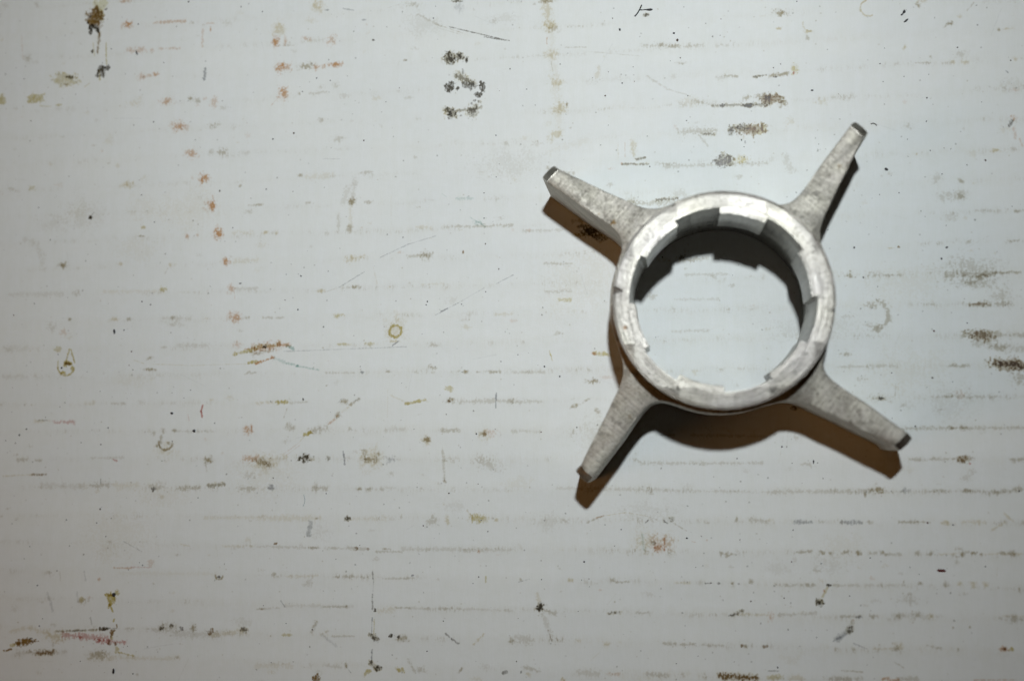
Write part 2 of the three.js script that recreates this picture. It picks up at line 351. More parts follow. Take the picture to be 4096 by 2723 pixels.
blot('rust', 73.7, -54.6, 1.07, 0.51, 0, 0.3, 0.4);
blot('tan', 74, -62.5, 0.66, 0.56, 0, 0.6, 0.15);
blot('dirt', 70.4, -70.2, 0.26, 0.36, 0, 0.8, 0.15);
streak('dirt', 31.2, -55.7, 32.5, -54, 0.2, 0.5, 0.15);
blot('oil', 25.8, -41.1, 0.32, 0.32, 0, 0.5, 0.15);
streak('dirt', 17.5, -39.9, 19.3, -36.4, 1.7, 0.25, 0.8);
streak('grey', 71.6, -59.7, 72.2, -59.1, 0.3, 0.8, 0.15);
blot('tan', 19.3, -48.9, 1.62, 1.08, 30, 0.25, 0.6);
blot('tan', 49.9, -39.3, 0.36, 0.31, 0, 0.6, 0.15);
blot('tan', -162.6, -38.8, 1.7, 0.92, 0, 0.8, 0.2);
blot('rust', -140.1, -39.7, 1.6, 1.47, 0, 0.8, 0.5);
blot('rust', -143.3, -40, 0.39, 0.45, 0, 0.4, 0.15);
blot('rust', -137.4, -32.3, 1.59, 1.47, 0, 0.95, 0.4);
streak('rust', -137.3, -34.9, -136.4, -32.7, 0.5, 0.45, 0.15);
streak('rust', -141.1, -41.5, -140.3, -39.9, 0.5, 0.4, 0.5);
blot('rust', -135.1, -24.2, 1.46, 1.65, 0, 0.85, 0.5);
blot('rust', -144.3, -23.7, 0.64, 0.77, 0, 0.65, 0.15);
blot('rust', -141.3, -23.9, 0.51, 0.38, 0, 0.45, 0.15);
blot('rust', -132.9, -16.4, 1.14, 1.45, 0, 0.75, 0.5);
blot('rust', -131.3, -8.7, 1.32, 1.13, 0, 0.5, 0.6);
streak('rust', -130.3, -8.4, -130, -5.7, 0.2, 0.55, 0.15);
blot('rust', -129.9, -1, 2.07, 1.5, 0, 0.65, 0.5);
blot('dirt', -126.7, -.7, 0.94, 0.47, 0, 0.6, 0.15);
blot('oil', -173.8, -29.7, 0.53, 0.53, 0, 0.9, 0.15);
streak('oil', -173.6, -29.9, -172.5, -31.3, 0.3, 0.6, 0.15);
blot('dirt', -181.4, -16.5, 1.39, 0.8, 10, 0.85, 0.2);
blot('tan', -157.6, -26.6, 0.71, 0.52, 0, 0.8, 0.15);
blot('dirt', -158.2, -24.1, 0.91, 0.26, 0, 0.7, 0.15);
blot('oily', -191.9, -38.9, 1.01, 0.81, 0, 0.4, 0.3);
blot('oily', -151, -9.1, 1.09, 0.71, 0, 0.5, 0.3);
blot('tan', -148.9, -15.7, 1.16, 0.71, 0, 0.5, 0.3);
streak('dirt', -149.7, -15.1, -150.8, -13.3, 0.3, 0.45, 0.15);
blot('tan', -164, -16.4, 0.78, 0.59, 0, 0.6, 0.15);
blot('dirt', -178.9, -1, 0.46, 0.53, 0, 0.8, 0.15);
blot('dirt', -161.1, -.8, 0.65, 0.65, 0, 0.6, 0.15);
blot('dirt', -147.9, -.9, 0.7, 0.64, 0, 0.7, 0.15);
blot('tan', -165.6, -.8, 1.69, 0.65, 0, 0.5, 0.4);
streak('tan', -168.5, -8.7, -151, -8.4, 0.8, 0.35, 0.6);
streak('dirt', -197.6, -8.4, -181.3, -8.2, 1.1, 0.28, 0.75);
streak('dirt', -150.8, -.9, -143.1, -.8, 1, 0.35, 0.6);
streak('tan', -130.2, -16.3, -124, -16.5, 1.3, 0.5, 0.5);
streak('dirt', -130, -8.7, -123.8, -8.7, 0.7, 0.4, 0.5);
streak('tan', -130.4, -24.2, -126, -23.9, 1.3, 0.5, 0.5);
streak('dirt', -126.7, -31.8, -124.3, -31.7, 0.6, 0.5, 0.15);
arc('dirt', -194.6, -17.4, 6.7, 2, -80, 0, 0.12, 0.8);
blot('dirt', -198.2, -38.8, 2.04, 0.68, 20, 0.2, 0.7);
blot('dirt', -129.1, -37.4, 0.44, 0.51, 0, 0.5, 0.15);
blot('dirt', -97, -31.8, 1.04, 1.1, 0, 0.75, 0.3);
streak('dirt', -96.2, -37.1, -96.9, -32.1, 1.3, 0.35, 0.6);
streak('dirt', -98.3, -35.7, -99.5, -31.6, 1.1, 0.3, 0.6);
blot('dirt', -111.9, -39.7, 0.93, 0.44, 0, 0.6, 0.15);
streak('tan', -109.8, -39.1, -103, -39.5, 1.3, 0.4, 0.6);
blot('dirt', -92.9, -39.7, 1.89, 0.61, 0, 0.3, 0.6);
streak('tan', -97.3, -30.6, -97.5, -23.7, 1, 0.4, 0.6);
blot('dirt', -92.5, -31.7, 1.09, 0.49, 0, 0.55, 0.15);
blot('dirt', -109.6, -32, 0.8, 0.43, 0, 0.4, 0.15);
streak('dirt', -100.8, -28, -100.8, -23.8, 0.9, 0.4, 0.5);
blot('dirt', -97.6, -24.3, 0.91, 1.1, 0, 0.4, 0.5);
streak('teal', -72, -33.2, -70.9, -32.4, 0.2, 0.7, 0.15);
streak('teal', -67.9, -31.7, -63.5, -31.7, 0.8, 0.4, 0.6);
streak('teal', -64.3, -26.6, -60.2, -23.9, 0.3, 0.6, 0.15);
blot('teal', -62.3, -25.1, 1.23, 0.76, 0, 0.35, 0.7);
streak('dirt', -71.1, -24.2, -53, -24.1, 0.7, 0.5, 0.75);
streak('tan', -78.8, -24.3, -75.3, -24.2, 0.8, 0.45, 0.5);
streak('dirt', -105.3, -7, -100.4, -8.5, 0.2, 0.4, 0.15);
streak('grey', -100.4, -8.5, -93.2, -12.7, 0.2, 0.6, 0.15);
streak('grey', -89, -16.4, -81.2, -19.8, 0.2, 0.6, 0.15);
streak('grey', -81.2, -19.8, -73.8, -21.8, 0.1, 0.5, 0.15);
streak('grey', -73.6, -.6, -67.5, -3.7, 0.2, 0.7, 0.15);
streak('grey', -72.2, -1.5, -70.4, -2.3, 0.3, 0.8, 0.15);
streak('grey', -67.5, -3.7, -60.5, -7.6, 0.1, 0.35, 0.15);
streak('grey', -57.3, -8.6, -52.7, -10.9, 0.1, 0.6, 0.15);
arc('oily', -84.6, 3.6, 1.6, 0.7, 0, 360, 0.8, 0.1);
blot('tan', -84.6, 3.7, 2.92, 2.74, 0, 0.45, 0.2);
streak('tan', -84.5, -1.1, -84.3, 1.3, 1.1, 0.35, 0.5);
blot('dirt', -76.1, -16.5, 1.66, 1.25, 0, 0.5, 0.5);
streak('dirt', -81.2, -16.4, -74.6, -17, 0.6, 0.5, 0.5);
blot('tan', -97.1, -16.2, 1.58, 1.09, 0, 0.55, 0.4);
blot('tan', -94.7, -16.6, 1.88, 0.61, 0, 0.45, 0.5);
blot('dirt', -96, -8.6, 1.7, 0.48, 0, 0.6, 0.4);
blot('oily', -100.6, -.9, 1.4, 0.55, 0, 0.55, 0.4);
streak('dirt', -121.8, -.6, -116.2, -.5, 0.5, 0.6, 0.6);
blot('tan', -105.3, -7.6, 1.1, 0.43, 0, 0.6, 0.15);
blot('tan', -121.5, -24.1, 0.81, 0.44, 0, 0.7, 0.15);
blot('tan', -118.3, -24, 0.56, 0.5, 0, 0.5, 0.15);
blot('dirt', -123.7, -31.9, 1.32, 0.44, 0, 0.5, 0.15);
blot('tan', -86.3, -8.4, 0.48, 0.42, 0, 0.5, 0.15);
blot('deep', -66.2, -17.3, 0.24, 0.41, 0, 0.9, 0.15);
streak('tan', -90.8, -13.8, -89.8, -9.4, 0.3, 0.35, 0.15);
streak('tan', -57.5, -.4, -53, -.6, 0.6, 0.4, 0.5);
streak('tan', -77.5, -8.8, -71.6, -9, 0.4, 0.3, 0.5);
streak('tan', -86.1, -33.2, -86, -22.2, 0.2, 0.2, 0.6);
streak('dirt', 55.4, -28.3, 60.8, -28.8, 1.9, 0.35, 0.65);
blot('dirt', 60.1, -28.2, 1.08, 0.82, 0, 0.4, 0.5);
blot('dirt', 60.2, -32.1, 0.92, 0.41, 40, 0.5, 0.3);
blot('dirt', 33, -8.8, 0.95, 1.1, 0, 0.55, 0.65);
streak('dirt', 40.6, -8.8, 45.6, -8.7, 0.5, 0.45, 0.5);
blot('dirt', 62, -10.1, 7.37, 2.92, 0, 0.28, 0.6);
streak('dirt', 56.1, -8.6, 67.1, -8.6, 1.4, 0.5, 0.6);
blot('dirt', 63.2, -8, 3.42, 0.81, 0, 0.55, 0.4);
streak('dirt', 66.8, -8.8, 73.1, -8.9, 0.6, 0.7, 0.5);
blot('dirt', 62.4, -6.6, 6.6, 1.4, 0, 0.3, 0.65);
streak('dirt', 60.5, -1.2, 71.1, -1, 1.1, 0.55, 0.5);
blot('deep', 63.3, -1, 2.13, 0.51, 0, 0.5, 0.4);
blot('dirt', 68.6, -3.2, 3.15, 2.39, 0, 0.28, 0.65);
blot('deep', 63.5, 6.6, 2.9, 1.16, 5, 0.6, 0.4);
streak('dirt', 59.5, 6.2, 73.5, 6.7, 1.4, 0.6, 0.5);
blot('tan', 42.9, -15.6, 0.68, 0.26, 0, 0.7, 0.15);
blot('deep', 44.8, -15.9, 0.31, 0.26, 0, 0.8, 0.15);
blot('dirt', 72.1, -16.6, 1.16, 0.45, 0, 0.5, 0.5);
blot('dirt', 73.1, -24, 0.81, 0.35, 0, 0.6, 0.15);
streak('dirt', 63.3, -24.4, 67.8, -24.3, 0.4, 0.3, 0.5);
arc('dirt', 37.8, 1.1, 4, 1.6, -60, 70, 0.4, 0.75);
blot('dirt', 37.8, -1.1, 1.62, 0.94, 0, 0.35, 0.8);
blot('dirt', 38.7, 4.4, 2.08, 1.56, 0, 0.25, 0.85);
blot('dirt', 54.5, -32.7, 1.55, 1.29, 0, 0.2, 0.8);
streak('dirt', 59.6, -14.5, 66.4, -18.1, 0.2, 0.2, 0.5);
blot('dirt', 61.9, -6.6, 2.03, 0.51, 0, 0.4, 0.5);
streak('oily', -178.7, 7.5, -179.6, 11.1, 0.4, 0.8, 0.15);
streak('oily', -178.2, 7.5, -176.9, 11.2, 0.3, 0.8, 0.15);
arc('oily', -179.5, 12.3, 2.5, 0.5, 10, 175, 0.7, 0.3);
blot('oily', -179.1, 11.3, 1.31, 0.72, 0, 0.95, 0.15);
blot('deep', -179.1, 11.5, 0.85, 0.39, 0, 0.7, 0.15);
streak('oily', -181.9, 10.5, -182, 12.9, 0.3, 0.6, 0.15);
blot('oily', -180.2, 14, 0.72, 0.46, 0, 0.8, 0.15);
blot('oily', -177.7, 12.8, 0.79, 0.52, 0, 0.7, 0.15);
blot('oily', -182.2, 7.3, 0.99, 0.79, 0, 0.45, 0.15);
blot('dirt', -154.5, 13.3, 1.79, 0.45, 3, 0.85, 0.15);
blot('dirt', -154.5, 10.1, 0.96, 0.45, -15, 0.6, 0.15);
streak('oily', -129.9, 9.3, -123.5, 7.8, 1.2, 0.65, 0.3);
streak('rust', -126.8, 8, -123.5, 7.5, 0.7, 0.55, 0.15);
streak('oily', -125.8, 11.7, -123.4, 11.3, 0.8, 0.7, 0.15);
streak('dirt', -126.7, 14.8, -125.2, 14.1, 0.4, 0.7, 0.15);
streak('dirt', -125.2, 14.6, -123.4, 14.3, 0.3, 0.5, 0.15);
streak('oily', -159.1, 10.7, -156.2, 11.6, 0.2, 0.4, 0.15);
streak('oily', -153.6, 11.8, -144, 12.2, 0.2, 0.35, 0.15);
streak('oily', -144, 12.3, -123.4, 11.9, 0.2, 0.3, 0.15);
streak('dirt', -146.1, 6.8, -137.8, 6.7, 1, 0.4, 0.6);
blot('dirt', -150.4, 7.2, 0.83, 0.45, 0, 0.4, 0.15);
blot('rust', -129.1, 6.8, 1.44, 1, 0, 0.4, 0.4);
streak('tan', -188.5, 27.6, -183.9, 27.4, 0.7, 0.8, 0.15);
streak('oil', -187.5, 27.3, -184.6, 27.3, 0.3, 0.75, 0.15);
streak('red', -182.6, 27.8, -176.4, 27.8, 1.1, 0.4, 0.7);
streak('red', -138.6, 23.1, -139.1, 24.9, 0.5, 0.75, 0.15);
streak('red', -139.1, 24.6, -138.8, 26.5, 0.4, 0.85, 0.15);
streak('red', -142.9, 25.7, -142.5, 27.5, 0.2, 0.5, 0.15);
arc('dirt', -149.2, 33.4, 2, 0.7, 10, 190, 0.9, 0.15);
streak('dirt', -150.6, 31.7, -150.4, 34.6, 0.6, 0.8, 0.15);
blot('dirt', -151.4, 34.2, 0.83, 0.44, 0, 0.75, 0.15);
blot('dirt', -148.1, 33.6, 0.44, 0.44, 0, 0.65, 0.15);
blot('tan', -149.4, 35.5, 2.91, 1.96, 0, 0.35, 0.2);
blot('dirt', -152.9, 30.8, 0.64, 0.83, 0, 0.4, 0.15);
blot('dirt', -149.9, 30.2, 0.76, 0.76, 0, 0.4, 0.4);
blot('dirt', -136.6, 38.1, 1.12, 0.94, -50, 0.9, 0.15);
streak('dirt', -137.4, 38.7, -137, 41.2, 0.3, 0.45, 0.15);
streak('tan', -197.5, 42.9, -188.3, 42.4, 0.4, 0.7, 0.15);
streak('deep', -188.6, 42.4, -184.6, 42.3, 0.6, 0.55, 0.15);
streak('dirt', -193.1, 38.3, -190.1, 38.1, 0.9, 0.7, 0.6);
streak('dirt', -188.1, 38.4, -186.1, 38.5, 0.6, 0.7, 0.5);
streak('dirt', -170.8, 37.7, -161.8, 37.5, 0.7, 0.35, 0.5);
blot('red', -163.9, 38.3, 0.58, 0.32, 0, 0.7, 0.15);
streak('dirt', -185.5, 45.4, -173.1, 45.5, 1.4, 0.35, 0.6);
streak('dirt', -170.9, 45.3, -165.7, 45, 1.2, 0.75, 0.45);
streak('tan', -163.5, 45.2, -157.1, 45.2, 1.7, 0.5, 0.45);
streak('dirt', -154.5, 45.6, -149.5, 45.5, 1.3, 0.5, 0.6);
blot('oil', -152.3, 46, 0.57, 0.57, 0, 0.75, 0.15);
streak('dirt', -145.7, 45.8, -139.4, 45.7, 1, 0.8, 0.55);
streak('oil', -136.3, 45.1, -132, 44.5, 1.1, 0.65, 0.5);
streak('dirt', -127.6, 45.6, -123.3, 45.6, 1, 0.7, 0.6);
streak('oil', -168, 43.5, -168, 44.8, 0.3, 0.85, 0.15);
blot('rust', -125.5, 29.9, 1.42, 1.3, 0, 0.6, 0.5);
blot('rust', -124.5, 29.7, 0.31, 1.3, 0, 0.65, 0.15);
streak('rust', -126.2, 37.8, -122.9, 37.5, 2.2, 0.5, 0.5);
streak('dirt', -147, 30.2, -135.4, 30.3, 0.6, 0.4, 0.5);
blot('dirt', -146.7, 30.1, 0.63, 0.38, 0, 0.6, 0.15);
streak('tan', -173.3, 22.5, -170.7, 22.4, 0.9, 0.4, 0.15);
streak('dirt', -165.5, 22.6, -161.6, 22.7, 0.5, 0.5, 0.15);
blot('tan', -159.9, 16.4, 6.43, 1.93, 0, 0.12, 0.3);
streak('dirt', -198.3, 15, -191.7, 15.2, 1.3, 0.2, 0.6);
streak('dirt', -198.7, 7, -188, 7.1, 1.7, 0.18, 0.7);
streak('rust', -123.8, 7.8, -117.3, 7, 2.6, 0.6, 0.35);
streak('oily', -123.8, 7.5, -117, 6.8, 1.2, 0.5, 0.3);
streak('rust', -117.3, 7, -114.2, 7, 1.2, 0.7, 0.4);
blot('oil', -121, 7.4, 0.56, 0.37, -20, 1, 0.15);
streak('dirt', -123.5, 9, -118.8, 8.4, 0.7, 0.6, 0.15);
blot('teal', -113.9, 7.6, 1.29, 0.46, 20, 0.65, 0.15);
streak('rust', -123.7, 11.9, -118.5, 10.3, 0.7, 0.85, 0.15);
blot('rust', -118.8, 10.2, 0.56, 0.37, 0, 0.85, 0.15);
streak('teal', -118.2, 10.5, -115.4, 11.7, 1, 0.4, 0.3);
streak('teal', -115.4, 11.7, -111.7, 12.6, 0.6, 0.6, 0.4);
blot('teal', -111.8, 12.7, 0.49, 0.49, 0, 0.75, 0.15);
streak('teal', -111.1, 12.8, -105.9, 13.8, 0.5, 0.6, 0.5);
streak('grey', -115.7, 8.7, -81.6, 7.8, 0.2, 0.5, 0.15);
streak('grey', -85.3, 7.4, -83.7, 6.3, 0.4, 0.8, 0.15);
blot('tan', -84.6, 6.3, 1.79, 0.36, 0, 0.6, 0.15);
blot('oily', -99, 6.9, 1.88, 0.36, 0, 0.45, 0.4);
blot('oily', -91.7, 6.9, 1.38, 0.42, 0, 0.4, 0.4);
blot('dirt', -73.9, 7.3, 1.83, 0.65, 0, 0.35, 0.5);
streak('dirt', -103.7, 14.6, -95.9, 14.6, 0.5, 0.45, 0.4);
blot('grey', -93.5, 14.6, 0.54, 0.36, 0, 0.7, 0.15);
blot('dirt', -86.3, 14.4, 0.77, 0.36, 0, 0.6, 0.15);
blot('dirt', -74.7, 13.5, 1.24, 0.77, 0, 0.5, 0.5);
blot('dirt', -65.4, 14.6, 0.76, 0.47, 0, 0.8, 0.15);
blot('dirt', -67.4, 14.5, 0.41, 0.35, 0, 0.6, 0.15);
blot('dirt', -57.8, 14.6, 1.79, 0.4, 0, 0.5, 0.4);
streak('tan', -123.2, 22.7, -118.6, 22.4, 0.8, 0.6, 0.15);
streak('oily', -117.6, 22.5, -114.6, 22.4, 0.9, 0.65, 0.35);
streak('dirt', -113.6, 22.7, -109.1, 22.4, 0.5, 0.45, 0.15);
blot('oil', -110, 21.7, 0.27, 0.27, 0, 0.85, 0.15);
blot('dirt', -98.5, 22.4, 1.14, 0.72, 10, 0.75, 0.15);
streak('grey', -100.3, 22.7, -99.1, 21.4, 0.2, 0.8, 0.15);
streak('tan', -99, 25.1, -96.7, 23.2, 0.5, 0.6, 0.15);
streak('dirt', -96.8, 23.2, -94.4, 21.6, 0.6, 0.8, 0.15);
streak('oil', -95.8, 22.3, -94.4, 21.5, 0.3, 0.65, 0.15);
blot('dirt', -100.3, 26.1, 0.84, 0.84, 0, 0.65, 0.15);
blot('rust', -100.5, 26.1, 0.3, 0.3, 0, 0.7, 0.15);
streak('rust', -102.9, 28.4, -101.1, 27.2, 0.7, 0.45, 0.4);
blot('oily', -108.6, 30.9, 1.15, 0.55, -25, 0.85, 0.15);
streak('tan', -109.5, 31.6, -110.7, 33, 0.3, 0.6, 0.15);
streak('rust', -111, 33.3, -115.2, 36.3, 0.2, 0.5, 0.3);
streak('rust', -110.7, 33.9, -114.6, 36.8, 0.2, 0.45, 0.3);
blot('tan', -115.1, 37.1, 0.98, 0.98, 0, 0.5, 0.15);
blot('dirt', -105.6, 29.8, 3.18, 1.27, -10, 0.35, 0.5);
blot('dirt', -113.5, 29.3, 1.53, 0.92, 0, 0.45, 0.2);
streak('dirt', -115.4, 26.6, -114.4, 24, 0.3, 0.6, 0.15);
blot('dirt', -97, 29.8, 0.54, 0.78, 30, 0.5, 0.15);
streak('dirt', -93.1, 35.4, -92.4, 37.6, 1, 0.8, 0.1);
streak('dirt', -92.5, 37.8, -89.6, 37.8, 1, 0.9, 0.1);
streak('dirt', -89.6, 37.6, -89.1, 36.3, 1, 0.85, 0.1);
blot('tan', -90.8, 37.2, 3.27, 2.97, 0, 0.5, 0.2);
blot('oil', -109.4, 37.4, 1.88, 0.97, 0, 0.65, 0.65);
blot('oil', -102.9, 37.6, 0.54, 0.78, 0, 0.5, 0.5);
streak('grey', -98.6, 35.6, -98.2, 39.1, 0.4, 0.75, 0.15);
blot('grey', -85.8, 37.6, 1.36, 1.06, 0, 0.35, 0.65);
blot('dirt', -121.2, 38.5, 1.9, 0.98, 20, 0.8, 0.2);
blot('dirt', -119.2, 39.5, 1.1, 0.92, 0, 0.6, 0.2);
blot('tan', -120.7, 38.9, 3.84, 2.21, 0, 0.45, 0.2);
blot('dirt', -75.8, 32.4, 0.88, 0.76, 0, 0.8, 0.15);
blot('tan', -75.8, 32.6, 1.52, 1.41, 0, 0.5, 0.2);
blot('dirt', -60.5, 30.9, 1.04, 0.69, 20, 0.85, 0.15);
blot('tan', -60.5, 31.2, 1.96, 1.33, 10, 0.5, 0.2);
streak('dirt', -72, 30, -67.3, 30, 0.8, 0.6, 0.4);
blot('dirt', -69.7, 22.1, 1.34, 0.64, 0, 0.75, 0.15);
blot('deep', -69.9, 22.1, 0.41, 0.41, 0, 0.8, 0.15);
blot('oily', -70, 19.1, 1.34, 0.64, 20, 0.5, 0.15);
streak('oily', -81.5, 22.9, -76.4, 22, 0.7, 0.6, 0.3);
streak('tan', -85.9, 20.6, -80.9, 22.9, 0.4, 0.5, 0.4);
streak('dirt', -66.8, 22.4, -53, 22.3, 1, 0.45, 0.6);
streak('grey', -57.2, 20.2, -57.4, 24.1, 0.4, 0.75, 0.15);
streak('dirt', -71.5, 34.9, -70.9, 43.4, 0.6, 0.45, 0.6);
blot('dirt', -70.9, 43.4, 0.38, 0.64, 0, 0.6, 0.15);
blot('dirt', -59.5, 38.6, 3.88, 2.16, 20, 0.25, 0.75);
streak('dirt', -106.6, 45.4, -103.3, 45.4, 1.1, 0.65, 0.45);
streak('dirt', -106.1, 43.4, -106.1, 46.6, 0.7, 0.4, 0.4);
blot('dirt', -94.1, 45.5, 0.95, 0.36, 0, 0.55, 0.15);
blot('dirt', -91.3, 45.4, 0.77, 0.3, 0, 0.5, 0.15);
streak('dirt', -88.1, 45.4, -84.5, 45.1, 0.9, 0.3, 0.5);
blot('grey', -118.4, 45.3, 1.28, 0.67, 0, 0.6, 0.6);
streak('dirt', -86.7, 29.8, -82, 29.8, 1.2, 0.2, 0.6);
streak('tan', -86.5, 18.9, -86.6, 26.4, 0.1, 0.3, 0.15);
streak('oily', -31.4, 9.9, -27.4, 10.5, 1.1, 0.6, 0.4);
blot('rust', -31.4, 10.1, 0.62, 0.39, 0, 0.8, 0.15);
streak('oily', -43.2, 9.2, -42.4, 11.8, 0.3, 0.6, 0.3);
blot('dirt', -32, 17.3, 1.68, 0.67, 0, 0.7, 0.5);
blot('dirt', -36.5, 23.6, 1.13, 0.51, -25, 0.7, 0.15);
blot('dirt', -33.4, 22.1, 1.12, 0.34, -30, 0.5, 0.15);
blot('dirt', -30.9, 24.9, 0.67, 0.61, 0, 0.5, 0.4);
streak('dirt', -53, 14.8, -44.4, 14.9, 0.6, 0.3, 0.7);
streak('dirt', -53, 22.5, -45.5, 22.5, 0.7, 0.35, 0.7);
streak('dirt', -53, 30.1, -45.8, 30.2, 0.7, 0.3, 0.7);
blot('dirt', -37.1, 30.6, 1.12, 0.84, 0, 0.3, 0.7);
streak('dirt', -7, 31.1, 11.8, 31.4, 0.6, 0.4, 0.6);
blot('dirt', -12.1, 31.1, 1.64, 0.44, 0, 0.4, 0.5);
streak('dirt', -19.4, 38.3, 10.4, 38.1, 0.7, 0.35, 0.7);
streak('dirt', -41.1, 44.8, 10.3, 45.3, 0.7, 0.22, 0.8);
blot('oil', -14.3, 31.1, 0.55, 0.27, 0, 0.5, 0.15);
streak('oil', -35.1, -23.2, -29.5, -23.6, 1.1, 0.75, 0.35);
blot('oil', -32.3, -21.9, 2.27, 1.14, 0, 0.8, 0.35);
streak('dirt', -36.8, -24.7, -27.2, -24.9, 0.9, 0.6, 0.5);
streak('oily', -36.3, -21.2, -28.3, -20.7, 0.7, 0.6, 0.4);
blot('oil', -30.3, -20.2, 1.7, 0.85, 10, 0.6, 0.4);
streak('dirt', -50.1, -22.4, -38.6, -22.5, 0.7, 0.3, 0.7);
streak('dirt', -43.4, -39.1, -36.8, -37.4, 0.7, 0.5, 0.6);
blot('oil', -41.1, -37.8, 1.15, 0.58, 0, 0.6, 0.5);
streak('dirt', -23.5, -29.1, -21.5, -29.4, 1.7, 0.5, 0.6);
streak('dirt', -21.8, -28.8, -8.7, -29.2, 1.2, 0.5, 0.65);
streak('oil', -15.1, -29.7, -9.8, -30, 0.7, 0.7, 0.4);
blot('dirt', -27.2, -28.4, 1.7, 1.13, 0, 0.35, 0.7);
streak('dirt', -44.3, -13.6, -37.5, -13.5, 0.7, 0.4, 0.6);
streak('dirt', -44.3, -6.2, -37.5, -6.3, 0.7, 0.35, 0.6);
streak('oily', -40.3, -4.1, -37.5, -4, 0.9, 0.4, 0.5);
blot('dirt', -6.7, -13.9, 5.5, 0.69, -3, 0.4, 0.65);
blot('oil', -8.8, -14.5, 0.83, 0.55, 0, 0.5, 0.5);
streak('dirt', -7.8, -10, 3.1, -9.9, 0.6, 0.3, 0.7);
streak('dirt', -10.6, -3.6, 0.3, -3.5, 0.6, 0.25, 0.7);
streak('dirt', -11.3, 4.6, -2.5, 4.5, 0.6, 0.3, 0.7);
streak('dirt', 61.9, 8.2, 73.6, 9.9, 1.4, 0.4, 0.6);
blot('dirt', 68.2, 9.8, 3.39, 0.9, 10, 0.45, 0.6);
blot('deep', 70.5, 13.8, 4, 1.35, 5, 0.65, 0.35);
streak('deep', 66.8, 13.3, 73.5, 14.4, 1.6, 0.6, 0.4);
blot('dirt', 72.4, 17.3, 2.12, 1.64, 0, 0.35, 0.7);
streak('dirt', 56.2, 14.1, 60.7, 14, 0.7, 0.55, 0.5);
streak('dirt', 29.3, 14, 43.9, 14, 0.6, 0.3, 0.6);
blot('oil', 39.5, 21.9, 0.67, 0.41, 0, 0.85, 0.15);
blot('dirt', 39.3, 21.9, 2.71, 1.09, 0, 0.45, 0.65);
streak('dirt', 52.9, 21.6, 68, 21.6, 0.5, 0.4, 0.6);
streak('dirt', 43.3, 18.2, 43, 21.4, 0.2, 0.5, 0.15);
streak('dirt', 44.5, 29.4, 57.2, 29.2, 0.8, 0.5, 0.6);
blot('dirt', 56.2, 29.2, 1.06, 0.35, 0, 0.6, 0.15);
blot('dirt', 59.5, 29.2, 1.31, 0.6, 0, 0.75, 0.3);
streak('dirt', 58.2, 29.3, 72.9, 29.2, 0.7, 0.45, 0.6);
streak('dirt', 45.8, 37, 56.7, 36.8, 0.7, 0.5, 0.5);
blot('deep', 58.7, 37, 1.56, 0.8, 0, 0.75, 0.35);
blot('red', 60.1, 37.9, 0.23, 0.25, 0, 0.9, 0.15);
streak('dirt', 69.5, 36.9, 72.7, 36.9, 0.8, 0.65, 0.4);
streak('dirt', 11.8, 45.2, 36.4, 44.9, 0.9, 0.4, 0.6);
blot('dirt', 38.3, 44.6, 1.75, 0.72, 0, 0.75, 0.4);
blot('grey', 44.8, 44.7, 1.22, 0.61, 0, 0.5, 0.4);
blot('dirt', 50.9, 44.7, 0.46, 0.35, 0, 0.5, 0.15);
blot('dirt', 53, 44.5, 0.81, 0.45, 0, 0.5, 0.15);
blot('dirt', 59, 44.4, 1.3, 0.45, 0, 0.6, 0.4);
streak('dirt', 64.2, 45.2, 71.5, 43.8, 1, 0.6, 0.4);
streak('dirt', 40, 44.9, 70.7, 44.5, 0.6, 0.3, 0.7);
blot('dirt', 35.2, 45.9, 0.26, 0.57, 0, 0.6, 0.15);
blot('oil', 51.9, 17, 0.31, 0.18, 0, 0.8, 0.15);
blot('dirt', 31.5, 10.7, 1.57, 0.78, 0, 0.4, 0.75);
blot('oil', 18.6, 24.3, 0.79, 0.48, 0, 0.6, 0.4);
blot('oily', -164.1, 75.9, 0.95, 1.97, 0, 0.9, 0.15);
blot('oily', -164.8, 74.9, 1.02, 0.45, 0, 0.75, 0.15);
blot('oily', -162.2, 74.3, 0.64, 0.76, 0, 0.75, 0.15);
streak('oily', -164.4, 77.4, -163.2, 79.4, 0.5, 0.75, 0.15);
streak('oily', -162.7, 75.6, -162.9, 77.1, 0.5, 0.65, 0.15);
blot('oily', -162.9, 81.7, 0.25, 0.44, 0, 0.85, 0.15);
streak('deep', -162, 82.8, -161.9, 83.6, 0.4, 0.75, 0.15);
blot('deep', -163.4, 85.1, 0.7, 1.14, 0, 0.85, 0.15);
blot('oily', -163.4, 86.1, 0.38, 0.82, 0, 0.75, 0.15);
blot('deep', -164, 87.7, 0.44, 0.82, 0, 0.65, 0.15);
blot('deep', -162.4, 87.8, 0.44, 0.63, 0, 0.65, 0.15);
blot('oily', -161.7, 89.6, 0.63, 1.01, 0, 0.55, 0.15);
streak('oil', -179.8, 85.1, -164.8, 84.1, 0.5, 0.65, 0.4);
blot('oil', -165.7, 84, 1.46, 0.45, 0, 0.8, 0.15);
streak('oil', -164.8, 83.9, -161.3, 83.8, 0.3, 0.8, 0.15);
streak('dirt', -159.4, 83.8, -156.9, 83.6, 0.5, 0.6, 0.15);
streak('oil', -175.6, 85, -171.8, 84.6, 0.4, 0.7, 0.15);
streak('red', -177.5, 86.2, -164.7, 86.4, 1.7, 0.45, 0.8);
streak('red', -167.9, 87.2, -159.3, 87.5, 1.3, 0.55, 0.75);
blot('red', -172.7, 86.4, 0.58, 0.32, 0, 0.8, 0.15);
blot('red', -167.1, 87.2, 0.64, 0.38, 0, 0.85, 0.15);
streak('tan', -193.8, 85.7, -187.9, 84.3, 1, 0.6, 0.4);
streak('tan', -187.9, 84.3, -182.7, 85.5, 1, 0.6, 0.4);
